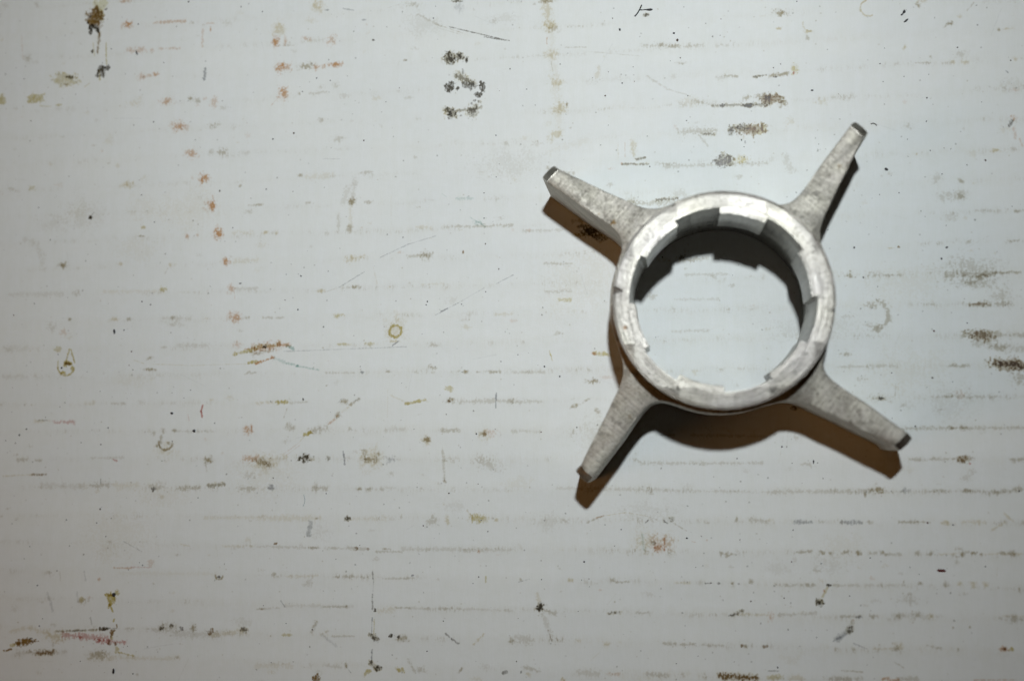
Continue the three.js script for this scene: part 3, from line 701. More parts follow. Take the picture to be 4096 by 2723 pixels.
blot('tan', -180.1, 86.3, 4.03, 1.35, 0, 0.55, 0.4);
streak('tan', -180, 88, -176.2, 87, 0.8, 0.55, 0.15);
blot('deep', -189.2, 88.2, 2.54, 0.91, -12, 0.9, 0.25);
streak('oily', -193.3, 89.3, -189.7, 88.5, 0.8, 0.6, 0.15);
streak('deep', -187.1, 88, -185, 87.9, 0.3, 0.7, 0.15);
blot('oil', -187.3, 87.2, 0.52, 0.32, 0, 0.75, 0.15);
streak('deep', -195.2, 90.9, -193.2, 90.3, 0.6, 0.85, 0.15);
streak('dirt', -191.2, 91.2, -177, 90.6, 1.4, 0.5, 0.6);
streak('deep', -185.4, 91.1, -180.6, 90.7, 1.2, 0.55, 0.55);
blot('dirt', -187.4, 90.9, 0.78, 0.65, 0, 0.6, 0.15);
blot('dirt', -167.1, 91.1, 3.02, 1.46, 0, 0.45, 0.5);
streak('tan', -169.3, 91.6, -157.3, 91.4, 1.7, 0.6, 0.4);
streak('oily', -161.4, 90.1, -157, 90.9, 0.5, 0.6, 0.15);
streak('tan', -156.6, 91.6, -143.8, 91.2, 1, 0.45, 0.5);
blot('dirt', -144.3, 90.9, 0.43, 0.31, 0, 0.6, 0.15);
streak('dirt', -151.2, 83.7, -145.3, 82.9, 2, 0.5, 0.5);
blot('oil', -148.7, 83.3, 1, 0.62, 0, 0.55, 0.45);
blot('oil', -146.2, 82.7, 0.81, 0.5, 0, 0.6, 0.4);
blot('oil', -143.4, 83.2, 0.56, 0.56, 0, 0.6, 0.15);
streak('dirt', -145.3, 84.7, -132.9, 84.6, 1.7, 0.4, 0.6);
blot('dirt', -140, 83.1, 0.93, 1.11, 0, 0.6, 0.4);
blot('deep', -134.9, 83.7, 0.74, 0.99, 40, 0.7, 0.15);
streak('tan', -134.1, 84.6, -125.6, 83.5, 1.2, 0.7, 0.4);
blot('oil', -125.4, 83.2, 0.91, 0.61, 0, 0.55, 0.4);
blot('oil', -132.9, 69.3, 0.43, 0.37, 0, 0.8, 0.15);
arc('dirt', -132.9, 68.9, 1.1, 0.5, 0, 180, 0.7, 0.2);
streak('rust', -163.4, 67.6, -158.3, 67.5, 0.5, 0.5, 0.4);
streak('red', -158.3, 67.3, -152.3, 67.2, 0.4, 0.3, 0.5);
blot('oily', -172.5, 76.4, 0.64, 0.83, 0, 0.5, 0.15);
streak('oil', -169.7, 81.2, -169.3, 82.8, 0.5, 0.6, 0.3);
blot('rust', -167.6, 70.7, 0.45, 0.45, 0, 0.6, 0.15);
streak('grey', -182.8, 74.9, -181, 79.6, 0.8, 0.25, 0.6);
streak('grey', -174.1, 74.1, -173.6, 77, 0.6, 0.2, 0.6);
streak('grey', -160.8, 60.3, -155.3, 63, 0.2, 0.5, 0.15);
streak('tan', -144, 60.9, -141.5, 61.3, 0.5, 0.6, 0.15);
streak('tan', -131.9, 61.2, -123, 61, 0.6, 0.5, 0.5);
streak('tan', -137.3, 53.6, -122.6, 53.4, 0.8, 0.4, 0.5);
streak('dirt', -179.4, 68.9, -179, 71.3, 0.3, 0.3, 0.15);
streak('grey', -172, 68.8, -171.6, 71.1, 0.5, 0.25, 0.5);
streak('tan', -161.5, 68.9, -133.3, 68.5, 0.8, 0.2, 0.6);
blot('dirt', -155.6, 95.9, 0.44, 0.31, 0, 0.3, 0.15);
streak('oil', -90.3, 66.8, -89.9, 69.7, 0.4, 0.75, 0.25);
streak('grey', -89.9, 69.6, -90.1, 73.2, 0.2, 0.45, 0.15);
streak('oil', -90.2, 73, -90.1, 76.9, 0.4, 0.8, 0.25);
blot('oil', -89.5, 76.9, 0.35, 0.59, 0, 0.8, 0.2);
streak('grey', -90.2, 78.9, -90.3, 83.3, 0.3, 0.6, 0.3);
streak('oily', -89.6, 79.4, -89.7, 83.3, 0.3, 0.5, 0.3);
blot('oil', -89.6, 84, 1.11, 0.7, 35, 0.75, 0.45);
streak('grey', -90.1, 87.2, -90.3, 90.6, 0.4, 0.65, 0.3);
streak('oil', -90.4, 90.6, -89, 92.1, 1, 0.85, 0.35);
blot('oil', -88.3, 91.9, 0.88, 0.58, 0, 0.65, 0.45);
streak('dirt', -105.4, 80.5, -106.7, 83.3, 0.8, 0.8, 0.2);
blot('deep', -105.2, 95.1, 0.95, 1.25, 0, 0.8, 0.25);
blot('oil', -97.2, 53.3, 0.95, 0.6, 0, 0.65, 0.4);
streak('tan', -121.6, 53.5, -105, 53.3, 1.3, 0.5, 0.5);
blot('dirt', -105.7, 53.4, 0.6, 0.24, 0, 0.7, 0.15);
streak('grey', -107.4, 54.6, -107.9, 57.7, 1.5, 0.5, 0.25);
streak('tan', -96.6, 53.4, -86.5, 53.2, 1, 0.35, 0.5);
blot('oily', -62.1, 52.8, 2.07, 1.03, 0, 0.6, 0.35);
blot('tan', -57.2, 53.2, 0.57, 0.46, 0, 0.7, 0.15);
streak('tan', -63.5, 52.6, -64.9, 50.9, 0.4, 0.55, 0.15);
blot('tan', -70.1, 53.4, 0.58, 1.22, 0, 0.55, 0.4);
blot('dirt', -74.5, 53.6, 1.51, 1.51, 0, 0.3, 0.6);
streak('dirt', -121.8, 61.1, -105.1, 61.1, 0.6, 0.42, 0.5);
blot('dirt', -106.9, 61.1, 1.56, 0.3, 0, 0.7, 0.15);
blot('deep', -117.1, 60.2, 0.55, 0.24, -20, 0.7, 0.15);
streak('dirt', -103, 61.1, -91.1, 61.2, 0.7, 0.55, 0.5);
blot('deep', -94.7, 61.1, 0.42, 0.59, 0, 0.7, 0.15);
blot('deep', -91.6, 61.3, 0.41, 0.47, 0, 0.6, 0.15);
blot('dirt', -86.7, 61.1, 1.06, 0.29, 0, 0.7, 0.15);
streak('dirt', -89.4, 61.8, -82.3, 61.7, 0.5, 0.6, 0.6);
streak('dirt', -82.3, 61, -53, 60.8, 0.9, 0.35, 0.6);
blot('rust', -61.8, 61.3, 0.29, 0.4, 0, 0.8, 0.15);
blot('dirt', -117.5, 68.4, 0.73, 0.67, 0, 0.6, 0.15);
streak('tan', -113.8, 68.8, -105.3, 68.5, 0.7, 0.5, 0.4);
blot('dirt', -100, 68.6, 0.71, 0.36, 0, 0.6, 0.15);
streak('dirt', -98.2, 68.6, -91.7, 68.4, 0.7, 0.42, 0.5);
streak('dirt', -87.2, 68.8, -79, 68.5, 0.4, 0.4, 0.5);
blot('grey', -79.4, 67.8, 0.35, 0.26, 0, 0.9, 0.15);
streak('oily', -59.9, 67.7, -59.9, 69.2, 0.4, 0.5, 0.15);
streak('dirt', -122.1, 77.6, -115.7, 77.1, 0.5, 0.5, 0.5);
blot('dirt', -120.7, 77.4, 0.61, 0.3, 0, 0.8, 0.15);
streak('grey', -115.3, 75.3, -114.2, 76.8, 0.3, 0.6, 0.15);
streak('dirt', -114.5, 76.4, -95.7, 76.2, 0.7, 0.3, 0.6);
streak('dirt', -103.4, 76.5, -97.2, 76.3, 0.4, 0.55, 0.3);
blot('dirt', -97.3, 76.2, 0.41, 0.41, 0, 0.6, 0.15);
streak('tan', -88.3, 77.3, -84.8, 76.6, 1.3, 0.5, 0.4);
streak('dirt', -83.9, 76.2, -80.1, 76.1, 0.4, 0.6, 0.4);
streak('dirt', -80.4, 76.2, -53, 76.1, 0.6, 0.28, 0.6);
blot('oil', -85.1, 83.5, 0.53, 0.58, 30, 0.8, 0.2);
blot('oil', -83, 83.7, 0.47, 0.41, 0, 0.8, 0.15);
blot('dirt', -82.3, 84.1, 1.69, 0.93, 0, 0.55, 0.35);
streak('oil', -70.4, 82.5, -68.8, 83.8, 0.5, 0.75, 0.2);
streak('oil', -68.8, 83.8, -67.1, 84.9, 0.5, 0.65, 0.3);
streak('tan', -60.3, 82.2, -63.1, 85, 0.4, 0.7, 0.3);
streak('grey', -103.9, 83.7, -99.7, 86.7, 0.7, 0.2, 0.5);
streak('dirt', -101.2, 84.1, -95, 83.8, 0.4, 0.5, 0.4);
streak('oily', -114.8, 84.1, -112.3, 84, 0.7, 0.45, 0.3);
blot('dirt', -53.3, 83.6, 0.73, 0.9, 0, 0.5, 0.4);
streak('dirt', -80.3, 89.4, -78.6, 92.4, 0.7, 0.55, 0.35);
streak('tan', -121.8, 92.5, -112.1, 91.9, 1.3, 0.4, 0.5);
blot('dirt', -97.1, 91.5, 0.47, 0.65, 0, 0.7, 0.15);
streak('grey', -97, 91.9, -95.8, 93.3, 0.2, 0.7, 0.15);
blot('oily', -91.4, 93, 1.11, 0.64, -40, 0.6, 0.2);
blot('oily', -82.6, 92.1, 1.22, 0.64, 10, 0.65, 0.3);
blot('dirt', -66.5, 91.6, 0.34, 0.97, 45, 0.6, 0.15);
streak('dirt', -103.2, 91.6, -98.7, 92, 0.8, 0.4, 0.5);
blot('oil', -54.9, 91.8, 0.73, 0.39, -20, 0.5, 0.3);
blot('dirt', -76.8, 91.8, 1.44, 0.87, 0, 0.3, 0.6);
streak('tan', -19.5, 58.1, -13.3, 58, 4.4, 0.6, 0.35);
streak('rust', -16.3, 58.2, -13.3, 58.2, 4.1, 0.3, 0.5);
blot('rust', -15.5, 59.5, 1.96, 0.98, 0, 0.65, 0.5);
streak('rust', -14, 56.8, -14.1, 60.2, 0.5, 0.6, 0.15);
blot('rust', -16.3, 59.6, 0.38, 0.98, 0, 0.9, 0.15);
blot('rust', -14.1, 59.8, 0.33, 0.71, 0, 0.9, 0.15);
streak('teal', -19.4, 56.3, -19.2, 59.9, 0.9, 0.35, 0.4);
blot('oil', -16.8, 58.3, 0.55, 0.55, 0, 0.4, 0.4);
streak('dirt', -33.6, 53.5, -29.4, 51.7, 0.4, 0.5, 0.5);
streak('rust', -31.3, 52.3, -29.4, 51.7, 0.3, 0.6, 0.15);
streak('tan', -29.4, 51.7, -23.6, 50.8, 0.2, 0.7, 0.3);
streak('tan', -23.6, 50.8, -18.4, 51.6, 0.2, 0.7, 0.3);
streak('dirt', -18.4, 51.6, -15.9, 52.5, 0.2, 0.4, 0.15);
streak('oil', -18.7, 53.2, -18.1, 52.7, 0.4, 0.95, 0.15);
streak('oil', -14, 52.7, -13.2, 53.4, 0.4, 0.85, 0.15);
streak('dirt', -12.7, 52.6, -8.5, 55.2, 0.3, 0.5, 0.15);
blot('oil', -12.1, 52.2, 0.54, 0.54, 0, 0.4, 0.4);
streak('rust', -7.2, 57.8, -6.2, 58, 0.2, 0.7, 0.15);
blot('rust', -3.4, 57.4, 0.13, 0.3, 0, 0.8, 0.15);
blot('dirt', 1.6, 60.9, 1.65, 0.64, 0, 0.55, 0.4);
blot('dirt', 0, 60.8, 0.37, 0.53, 0, 0.45, 0.15);
streak('dirt', 7.6, 52, 11.7, 52.8, 0.9, 0.42, 0.5);
blot('dirt', 4, 52.1, 0.35, 0.69, 0, 0.6, 0.15);
streak('dirt', -26.8, 68.3, -23.2, 68.2, 0.5, 0.55, 0.4);
blot('tan', -37.8, 68.2, 0.72, 0.72, 0, 0.6, 0.15);
blot('dirt', -50.9, 68.2, 0.34, 0.4, 0, 0.7, 0.15);
streak('grey', -51.3, 68.9, -48.5, 68, 0.2, 0.5, 0.15);
streak('oil', -4, 68.1, -2.4, 68, 0.3, 0.85, 0.2);
blot('oil', -.8, 68, 0.43, 0.32, 0, 0.6, 0.15);
blot('dirt', 7.2, 67.4, 0.48, 0.79, -40, 0.75, 0.15);
blot('dirt', 2.7, 68.1, 0.32, 0.37, 0, 0.6, 0.15);
streak('tan', -11.5, 68.1, -7.7, 68.2, 0.5, 0.45, 0.4);
blot('oil', -45.7, 75, 0.95, 0.9, 0, 0.85, 0.4);
streak('tan', -46.5, 71.9, -45.7, 74.4, 0.9, 0.5, 0.5);
streak('dirt', -45.7, 75.7, -42, 76.5, 0.9, 0.55, 0.4);
streak('dirt', -45.1, 76.8, -42.1, 83.5, 1.2, 0.3, 0.7);
streak('deep', -43.7, 80.9, -42.7, 83.5, 0.4, 0.4, 0.4);
streak('oil', -28.1, 76.2, -25.6, 75.9, 0.7, 0.7, 0.45);
streak('dirt', -21.3, 75.8, -17.3, 75.8, 0.7, 0.45, 0.5);
streak('oil', 1.8, 75.9, 3.4, 75.6, 0.5, 0.85, 0.2);
streak('oil', 3.4, 75.5, 5, 74.5, 0.7, 0.6, 0.6);
streak('tan', 4.4, 75.5, 11.2, 75.6, 0.6, 0.5, 0.4);
blot('tan', -28.8, 83.9, 0.88, 0.88, 0, 0.65, 0.4);
streak('dirt', -14.6, 83.2, -11.7, 83.3, 0.6, 0.5, 0.4);
streak('dirt', -10.6, 83.4, -6.9, 83.2, 0.7, 0.55, 0.4);
streak('dirt', -4.7, 83.3, 0.3, 83.3, 0.5, 0.42, 0.5);
blot('deep', 4.7, 83.2, 0.4, 0.37, 0, 0.7, 0.15);
blot('dirt', 5.6, 83.3, 0.58, 0.53, 0, 0.6, 0.15);
blot('deep', 10.5, 83.2, 0.63, 0.37, 0, 0.6, 0.15);
blot('tan', -35.7, 83.3, 0.72, 0.55, 0, 0.5, 0.15);
streak('dirt', -51.6, 83.3, -48.5, 83.4, 1.8, 0.35, 0.6);
streak('dirt', -50.2, 90.4, -46.2, 91, 0.8, 0.5, 0.5);
streak('dirt', -36.3, 91.2, -31.3, 91.3, 1.5, 0.3, 0.6);
streak('rust', -28.3, 91.2, -25.8, 91.1, 1.1, 0.35, 0.5);
streak('dirt', -18.5, 90.8, -14.2, 91.3, 0.9, 0.45, 0.6);
streak('deep', -.6, 90.7, 8.1, 90.9, 1.4, 0.7, 0.5);
blot('tan', -39.9, 93.1, 0.72, 0.55, 0, 0.8, 0.15);
blot('oil', -50.7, 91.5, 0.28, 0.34, 0, 0.6, 0.15);
blot('tan', -48.8, 91.9, 0.9, 0.56, 30, 0.5, 0.15);
streak('tan', -32.9, 88.1, -30.2, 85.6, 0.2, 0.3, 0.15);
streak('grey', 18.3, 52.6, 22.2, 52.6, 0.9, 0.55, 0.4);
streak('grey', 29.5, 52.4, 33.9, 52.5, 1, 0.55, 0.4);
blot('dirt', 36.4, 52.4, 0.82, 0.46, 0, 0.5, 0.15);
streak('dirt', 43.3, 52.3, 47.4, 52.2, 0.6, 0.7, 0.4);
streak('dirt', 47.4, 52.1, 50.4, 52.2, 0.3, 0.5, 0.15);
blot('tan', 54.1, 52.3, 1.06, 0.6, 0, 0.7, 0.15);
streak('tan', 57.5, 52.1, 62.7, 52.1, 0.8, 0.5, 0.4);
streak('tan', 64.4, 54, 67.5, 52.1, 0.4, 0.6, 0.15);
streak('tan', 67.5, 49.8, 69.5, 51.8, 0.4, 0.55, 0.15);
streak('dirt', 18.4, 60, 22, 59.9, 0.7, 0.65, 0.4);
blot('dirt', 24.6, 60, 0.83, 0.52, 0, 0.8, 0.15);
blot('dirt', 26.4, 60.1, 0.39, 0.36, 0, 0.6, 0.15);
blot('dirt', 30.3, 59.9, 1.08, 0.62, 0, 0.6, 0.4);
blot('dirt', 33.1, 60, 0.77, 0.57, 0, 0.85, 0.15);
streak('dirt', 35.7, 60, 37.5, 59.9, 0.7, 0.5, 0.15);
blot('dirt', 39, 59.9, 0.92, 0.61, 20, 0.85, 0.15);
streak('dirt', 40.3, 60.1, 43.1, 60.1, 0.6, 0.4, 0.4);
blot('dirt', 47.2, 59.7, 0.81, 0.56, 0, 0.6, 0.15);
blot('dirt', 50.5, 59.7, 0.66, 0.55, 0, 0.7, 0.15);
streak('tan', 52.2, 59.9, 56.8, 59.6, 0.4, 0.5, 0.3);
blot('dirt', 57.6, 59.7, 0.65, 0.65, 0, 0.8, 0.15);
blot('dirt', 59.8, 59.6, 0.45, 0.45, 0, 0.9, 0.15);
blot('dirt', 60.7, 59.6, 0.37, 0.4, 0, 0.9, 0.15);
blot('dirt', 61.9, 59.9, 0.45, 0.37, 0, 0.8, 0.15);
streak('dirt', 56.5, 58.4, 59, 59.3, 0.7, 0.42, 0.4);
blot('dirt', 66.7, 59.3, 0.79, 0.49, 0, 0.65, 0.15);
blot('dirt', 69.1, 59.5, 0.84, 0.74, 0, 0.7, 0.15);
streak('tan', 62.7, 59.7, 71.6, 59.4, 0.4, 0.5, 0.4);
blot('dirt', 56.1, 61.7, 0.65, 0.55, 0, 0.35, 0.15);
blot('dirt', 56.2, 60.4, 0.38, 0.38, 0, 0.6, 0.15);
streak('dirt', 13.2, 68.1, 22.4, 68, 0.7, 0.4, 0.6);
blot('oil', 26.1, 67.9, 0.57, 0.34, 0, 0.9, 0.2);
blot('rust', 24.8, 69.3, 0.31, 0.36, 0, 0.7, 0.15);
streak('oily', 25.6, 68.6, 24.4, 70.7, 0.6, 0.45, 0.3);
blot('oil', 23.9, 72, 0.88, 0.83, 0, 0.8, 0.35);
blot('oily', 24.1, 71.8, 0.67, 0.67, 0, 0.45, 0.15);
streak('dirt', 27, 67.8, 33.2, 67.8, 0.6, 0.4, 0.5);
streak('dirt', 34.8, 67.7, 43.4, 67.5, 0.7, 0.28, 0.5);
streak('dirt', 43.7, 66.6, 44.2, 67.9, 0.4, 0.5, 0.15);
blot('dirt', 47.5, 67, 0.66, 0.43, 0, 0.6, 0.15);
blot('dirt', 53.6, 67, 0.8, 0.7, 0, 0.6, 0.15);
blot('tan', 56.8, 66.8, 0.6, 0.55, 0, 0.7, 0.15);
blot('tan', 59.8, 67, 0.95, 0.7, 0, 0.7, 0.15);
blot('tan', 62.7, 66.8, 0.64, 0.64, 0, 0.6, 0.15);
streak('tan', 65.6, 62.3, 65.3, 64.8, 0.2, 0.5, 0.15);
streak('oil', 31, 78.2, 30.2, 79.2, 1.1, 0.8, 0.35);
streak('grey', 30.6, 78.4, 27.7, 81.1, 1.4, 0.55, 0.35);
streak('grey', 29.1, 80, 26.8, 81.4, 0.5, 0.6, 0.3);
streak('dirt', 31.6, 76.3, 30.7, 78.2, 0.7, 0.6, 0.15);
blot('rust', 31.7, 76.1, 0.26, 0.31, 0, 0.6, 0.15);
streak('dirt', 13.9, 75.5, 22.7, 74.7, 0.7, 0.4, 0.6);
blot('rust', 12, 76.1, 0.68, 1.1, 0, 0.5, 0.5);
streak('dirt', 28.7, 75.5, 33.3, 75.2, 0.5, 0.45, 0.4);
blot('grey', 33, 75.4, 0.61, 0.44, 0, 0.7, 0.15);
blot('dirt', 36.7, 75.1, 1.07, 0.51, 0, 0.5, 0.15);
blot('dirt', 42.7, 75, 0.81, 0.66, 0, 0.55, 0.15);
blot('dirt', 46.5, 74.6, 1.06, 0.81, 0, 0.42, 0.15);
blot('tan', 49.8, 74.9, 0.8, 0.55, 0, 0.6, 0.15);
streak('dirt', 40.9, 74.8, 52.3, 74.6, 1.1, 0.22, 0.5);
blot('dirt', 68.6, 74.8, 1.52, 1.08, 0, 0.4, 0.5);
streak('tan', 66.4, 74.3, 71.1, 74.2, 0.4, 0.45, 0.15);
blot('dirt', 54.8, 77.3, 0.25, 0.37, 0, 0.95, 0.15);
blot('dirt', 58.7, 77.1, 0.2, 0.27, 0, 0.7, 0.15);
blot('dirt', 41.6, 82.6, 0.86, 0.66, -30, 0.8, 0.2);
blot('tan', 42.2, 82.2, 1.21, 0.81, 0, 0.6, 0.15);
streak('grey', 31.6, 81.8, 34.6, 83, 0.3, 0.5, 0.15);
streak('tan', 36.1, 83, 40.7, 82.8, 0.5, 0.5, 0.15);
streak('dirt', 48.8, 81.8, 52, 82.4, 0.6, 0.4, 0.4);
blot('dirt', 51.3, 82.3, 0.65, 0.3, 0, 0.6, 0.15);
blot('rust', 66.5, 82, 0.98, 0.59, 0, 1, 0.1);
blot('deep', 66.5, 82, 0.54, 0.32, 0, 0.7, 0.15);
blot('oily', 68, 82.1, 0.64, 0.49, 0, 0.7, 0.15);
blot('dirt', 55.8, 82.5, 0.25, 0.37, 0, 0.5, 0.15);
streak('dirt', 41.1, 86, 43.1, 87.2, 0.3, 0.5, 0.15);
streak('oil', 11, 89.1, 13.6, 89, 0.3, 0.5, 0.6);
streak('dirt', 28.6, 88.4, 33.5, 88.6, 0.3, 0.6, 0.15);
streak('oily', 11, 90.8, 14.1, 90.5, 1.4, 0.5, 0.3);
streak('dirt', 25, 90.6, 32.9, 90.2, 1.1, 0.45, 0.5);
streak('rust', 38.2, 90.1, 41.8, 90.1, 1, 0.7, 0.5);
streak('dirt', 41.8, 90, 46.3, 89.8, 1.1, 0.4, 0.5);
streak('tan', 16.2, 90.8, 19.3, 90.5, 1.1, 0.5, 0.3);
streak('rust', 59.3, 89.6, 67.9, 89.2, 0.5, 0.4, 0.4);
const paintBytes = new Uint8Array(TW * TH * 4), reliefBytes = new Uint8Array(TW * TH * 4);
for (let j = 0; j < TH; j++) for (let i = 0; i < TW; i++) {
  const k = j * TW + i, o = ((TH - 1 - j) * TW + i) * 4, x = X0 + i / PX, z = Z0 + j / PX;
  for (let q = 0; q < 3; q++) paintBytes[o + q] = byte(paint[k * 3 + q]);
  paintBytes[o + 3] = 255;
  const flute = Math.cos((z + 0.0045 * (x + 60) + 0.72) / 7.66 * 2 * Math.PI);
  reliefBytes[o] = 255 * clamp(height[k] * 0.6 + 0.2 + flute * 0.12 + gloss[k] * 0.1);
  reliefBytes[o + 1] = 255 * clamp(0.62 + (coarse[k] - 0.5) * 0.12 - gloss[k] * 0.25);
  reliefBytes[o + 3] = 255;
}
const relief = texture(reliefBytes, TW, TH, false, THREE.MirroredRepeatWrapping);
const boardMaterial = new THREE.MeshStandardMaterial({ name: 'white_board', map: texture(paintBytes, TW, TH, true, THREE.MirroredRepeatWrapping), bumpMap: relief, bumpScale: 0.00025, roughness: 1, roughnessMap: relief });
{
  const g = new THREE.BoxGeometry(WX * 3, 4, WZ * 3);
  g.translate(X0 + WX / 2, -2, Z0 + WZ / 2);
  const p = g.attributes.position, uv = g.attributes.uv;
  for (let i = 0; i < p.count; i++) uv.setXY(i, (p.getX(i) - X0) / WX, 1 - (p.getZ(i) - Z0) / WZ);
  tag(put('table_top', g.scale(MM, MM, MM), boardMaterial), 'white painted corrugated board with oil, rust and dirt marks', 'board', null, 'structure');
}

// ---------- metals ----------
const RING = 29.9, ARM = 22.4, R_OUT = 25, R_SLOT = 21.12, R_TOOTH = 19.63;
const CW = 1024, CSPAN = 112;
const castColor = new Uint8Array(CW * CW * 4), castRelief = new Uint8Array(CW * CW * 4);
const spots = [[-24.9, -19.9, 0.6, 0.6], [-25.5, -19.5, 0.35, 0.6], [-28.5, -22.0, 0.3, 0.3], [20.6, 26.2, 0.7, 0.3], [27.5, -31.5, 0.6, 0.25], [-21.5, 26.5, 0.6, 0.2]];
for (let j = 0; j < CW; j++) for (let i = 0; i < CW; i++) {
  const x = (i / CW - 0.5) * CSPAN, z = (j / CW - 0.5) * CSPAN, o = (j * CW + i) * 4;
  const a = Math.atan2(z, x), arm = Math.round((a - Math.PI / 4) / (Math.PI / 2)) * Math.PI / 2 + Math.PI / 4 - 0.1, u = x * Math.cos(arm) + z * Math.sin(arm), v = z * Math.cos(arm) - x * Math.sin(arm);
  const mottle = fbm(x * 0.42, z * 0.42, 101, 3), patch = smooth(0.55, 0.8, fbm(x * 0.75 + 9, z * 0.75, 105, 3)), cut = noise(u * 3.2, v * 0.22, 107), g = hash(i, j, 9), pit = smooth(0.74, 0.86, noise(x * 2.4, z * 2.4, 113));
  let l = 0.72 + 0.3 * (mottle - 0.5) + 0.22 * (noise(x * 3.1, z * 3.1, 153) - 0.5) + 0.22 * (cut - 0.5) - 0.08 * patch + 0.2 * (g - 0.5) - 0.12 * pit;
  let r = l, gr = l * 0.965, b = l * lerp(0.82, 0.9, mottle);
  for (const [sx, sz, sr, st] of spots) { const d = 1 - Math.hypot(x - sx, z - sz) / sr + (noise(x * 3, z * 3, 121) - 0.5) * 0.9, k = smooth(0, 0.5, d) * st * 1.5; r *= lerp(1, 0.6, clamp(k)); gr *= lerp(1, 0.42, clamp(k)); b *= lerp(1, 0.2, clamp(k)); }
  castColor[o] = byte(r); castColor[o + 1] = byte(gr); castColor[o + 2] = byte(b); castColor[o + 3] = 255;
  castRelief[o] = 255 * clamp(0.5 + 0.3 * (fbm(x * 2.6, z * 2.6, 131, 3) - 0.5) + 0.45 * (cut - 0.5) * smooth(48, 36, u) + 0.3 * (g - 0.5) - 0.25 * pit);
  castRelief[o + 1] = 255 * clamp(0.63 + 0.2 * (mottle - 0.5) + 0.1 * (noise(x * 2.1, z * 2.1, 151) - 0.5) + 0.12 * patch);
  castRelief[o + 2] = 255; castRelief[o + 3] = 255;
}
const castReliefMap = texture(castRelief, CW, CW, false);
const castMetal = new THREE.MeshStandardMaterial({ name: 'cast_metal', map: texture(castColor, CW, CW, true), metalness: 1, roughness: 1, roughnessMap: castReliefMap, bumpMap: castReliefMap, bumpScale: 0.000045, color: new THREE.Color(0.6, 0.6, 0.6) });
const tipMetal = new THREE.MeshStandardMaterial({ name: 'dark_cast_skin', map: castMetal.map, metalness: 1, roughness: 0.55, roughnessMap: castReliefMap, bumpMap: castReliefMap, bumpScale: 0.00004, color: new THREE.Color(0.6, 0.6, 0.6) });
// turned metal: u runs once round the ring, v across 7 mm of its width
const QW = 2048, QH = 256, turnedColor = new Uint8Array(QW * QH * 4), turnedRelief = new Uint8Array(QW * QH * 4);
for (let j = 0; j < QH; j++) for (let i = 0; i < QW; i++) {
  const u = i / QW, w = j / QH * 7, o = (j * QW + i) * 4;
  const tool = noise(u * 24, w * 6, 201, 24), line = noise(u * 12, w * 15, 205, 12), mottle = 0.6 * noise(u * 120, w * 0.75, 211, 120) + 0.4 * noise(u * 360, w * 2.2, 213, 360), worn = noise(u * 22, w * 0.3, 217, 22), g = hash(i, j, 19), ding = smooth(0.8, 0.9, noise(u * 240, w * 1.5, 223, 240)), wear = smooth(0.56, 0.75, noise(u * 30, w * 0.45, 227, 30));
  let l = 0.76 + 0.3 * (mottle - 0.5) + 0.2 * (line - 0.5) + 0.06 * (worn - 0.5) + 0.16 * (g - 0.5) - 0.18 * ding - 0.04 * wear + 0.25 * (noise(u * 500, w * 3.5, 251, 500) - 0.5);
  let r = l, gr = l * 0.965, b = l * lerp(0.84, 0.92, worn);
  const du = (u - 254.2 / 360) * 157, dv = w - 5, k = smooth(1.1, 0.55, Math.hypot(du, dv) / 0.62);
  r *= lerp(1, 0.55, k); gr *= lerp(1, 0.4, k); b *= lerp(1, 0.3, k);
  turnedColor[o] = byte(r); turnedColor[o + 1] = byte(gr); turnedColor[o + 2] = byte(b); turnedColor[o + 3] = 255;
  turnedRelief[o] = 255 * clamp(0.5 + 0.3 * (tool - 0.5) + 0.3 * (line - 0.5) + 0.4 * (noise(u * 420, w * 3, 241, 420) - 0.5) + 0.3 * (mottle - 0.5) + 0.2 * (g - 0.5) - 0.35 * ding);
  turnedRelief[o + 1] = 255 * clamp(0.45 + 0.07 * (worn - 0.5) + 0.2 * (line - 0.5) + 0.05 * wear + 0.12 * (mottle - 0.5));
  turnedRelief[o + 2] = 255; turnedRelief[o + 3] = 255;
}
const turnedReliefMap = texture(turnedRelief, QW, QH, false);
const turnedMetal = new THREE.MeshStandardMaterial({ name: 'turned_metal', map: texture(turnedColor, QW, QH, true), metalness: 1, roughness: 1, roughnessMap: turnedReliefMap, bumpMap: turnedReliefMap, bumpScale: 0.00006, color: new THREE.Color(0.43, 0.43, 0.43) });

const boreMetal = new THREE.MeshStandardMaterial({ name: 'dull_bore', map: turnedMetal.map, metalness: 1, roughness: 0.75, roughnessMap: turnedReliefMap, bumpMap: turnedReliefMap, bumpScale: 0.00003, color: new THREE.Color(0.42, 0.42, 0.42) });
const skinMetal = new THREE.MeshStandardMaterial({ name: 'dull_cast_skin', map: castMetal.map, metalness: 1, roughness: 1, roughnessMap: castReliefMap, bumpMap: castReliefMap, bumpScale: 0.00008, color: new THREE.Color(0.6, 0.6, 0.6) });

// ---------- the splined ring with four arms ----------
const hub = new THREE.Group();
hub.name = 'splined_ring';
tag(hub, 'grey metal ring with six inner teeth and four tapered arms, on the board', 'metal part');
scene.add(hub);
const DEG = Math.PI / 180;
const at = (r, phi) => [r * Math.sin(phi * DEG), -r * Math.cos(phi * DEG)];   // phi runs clockwise from the far side, as seen from above
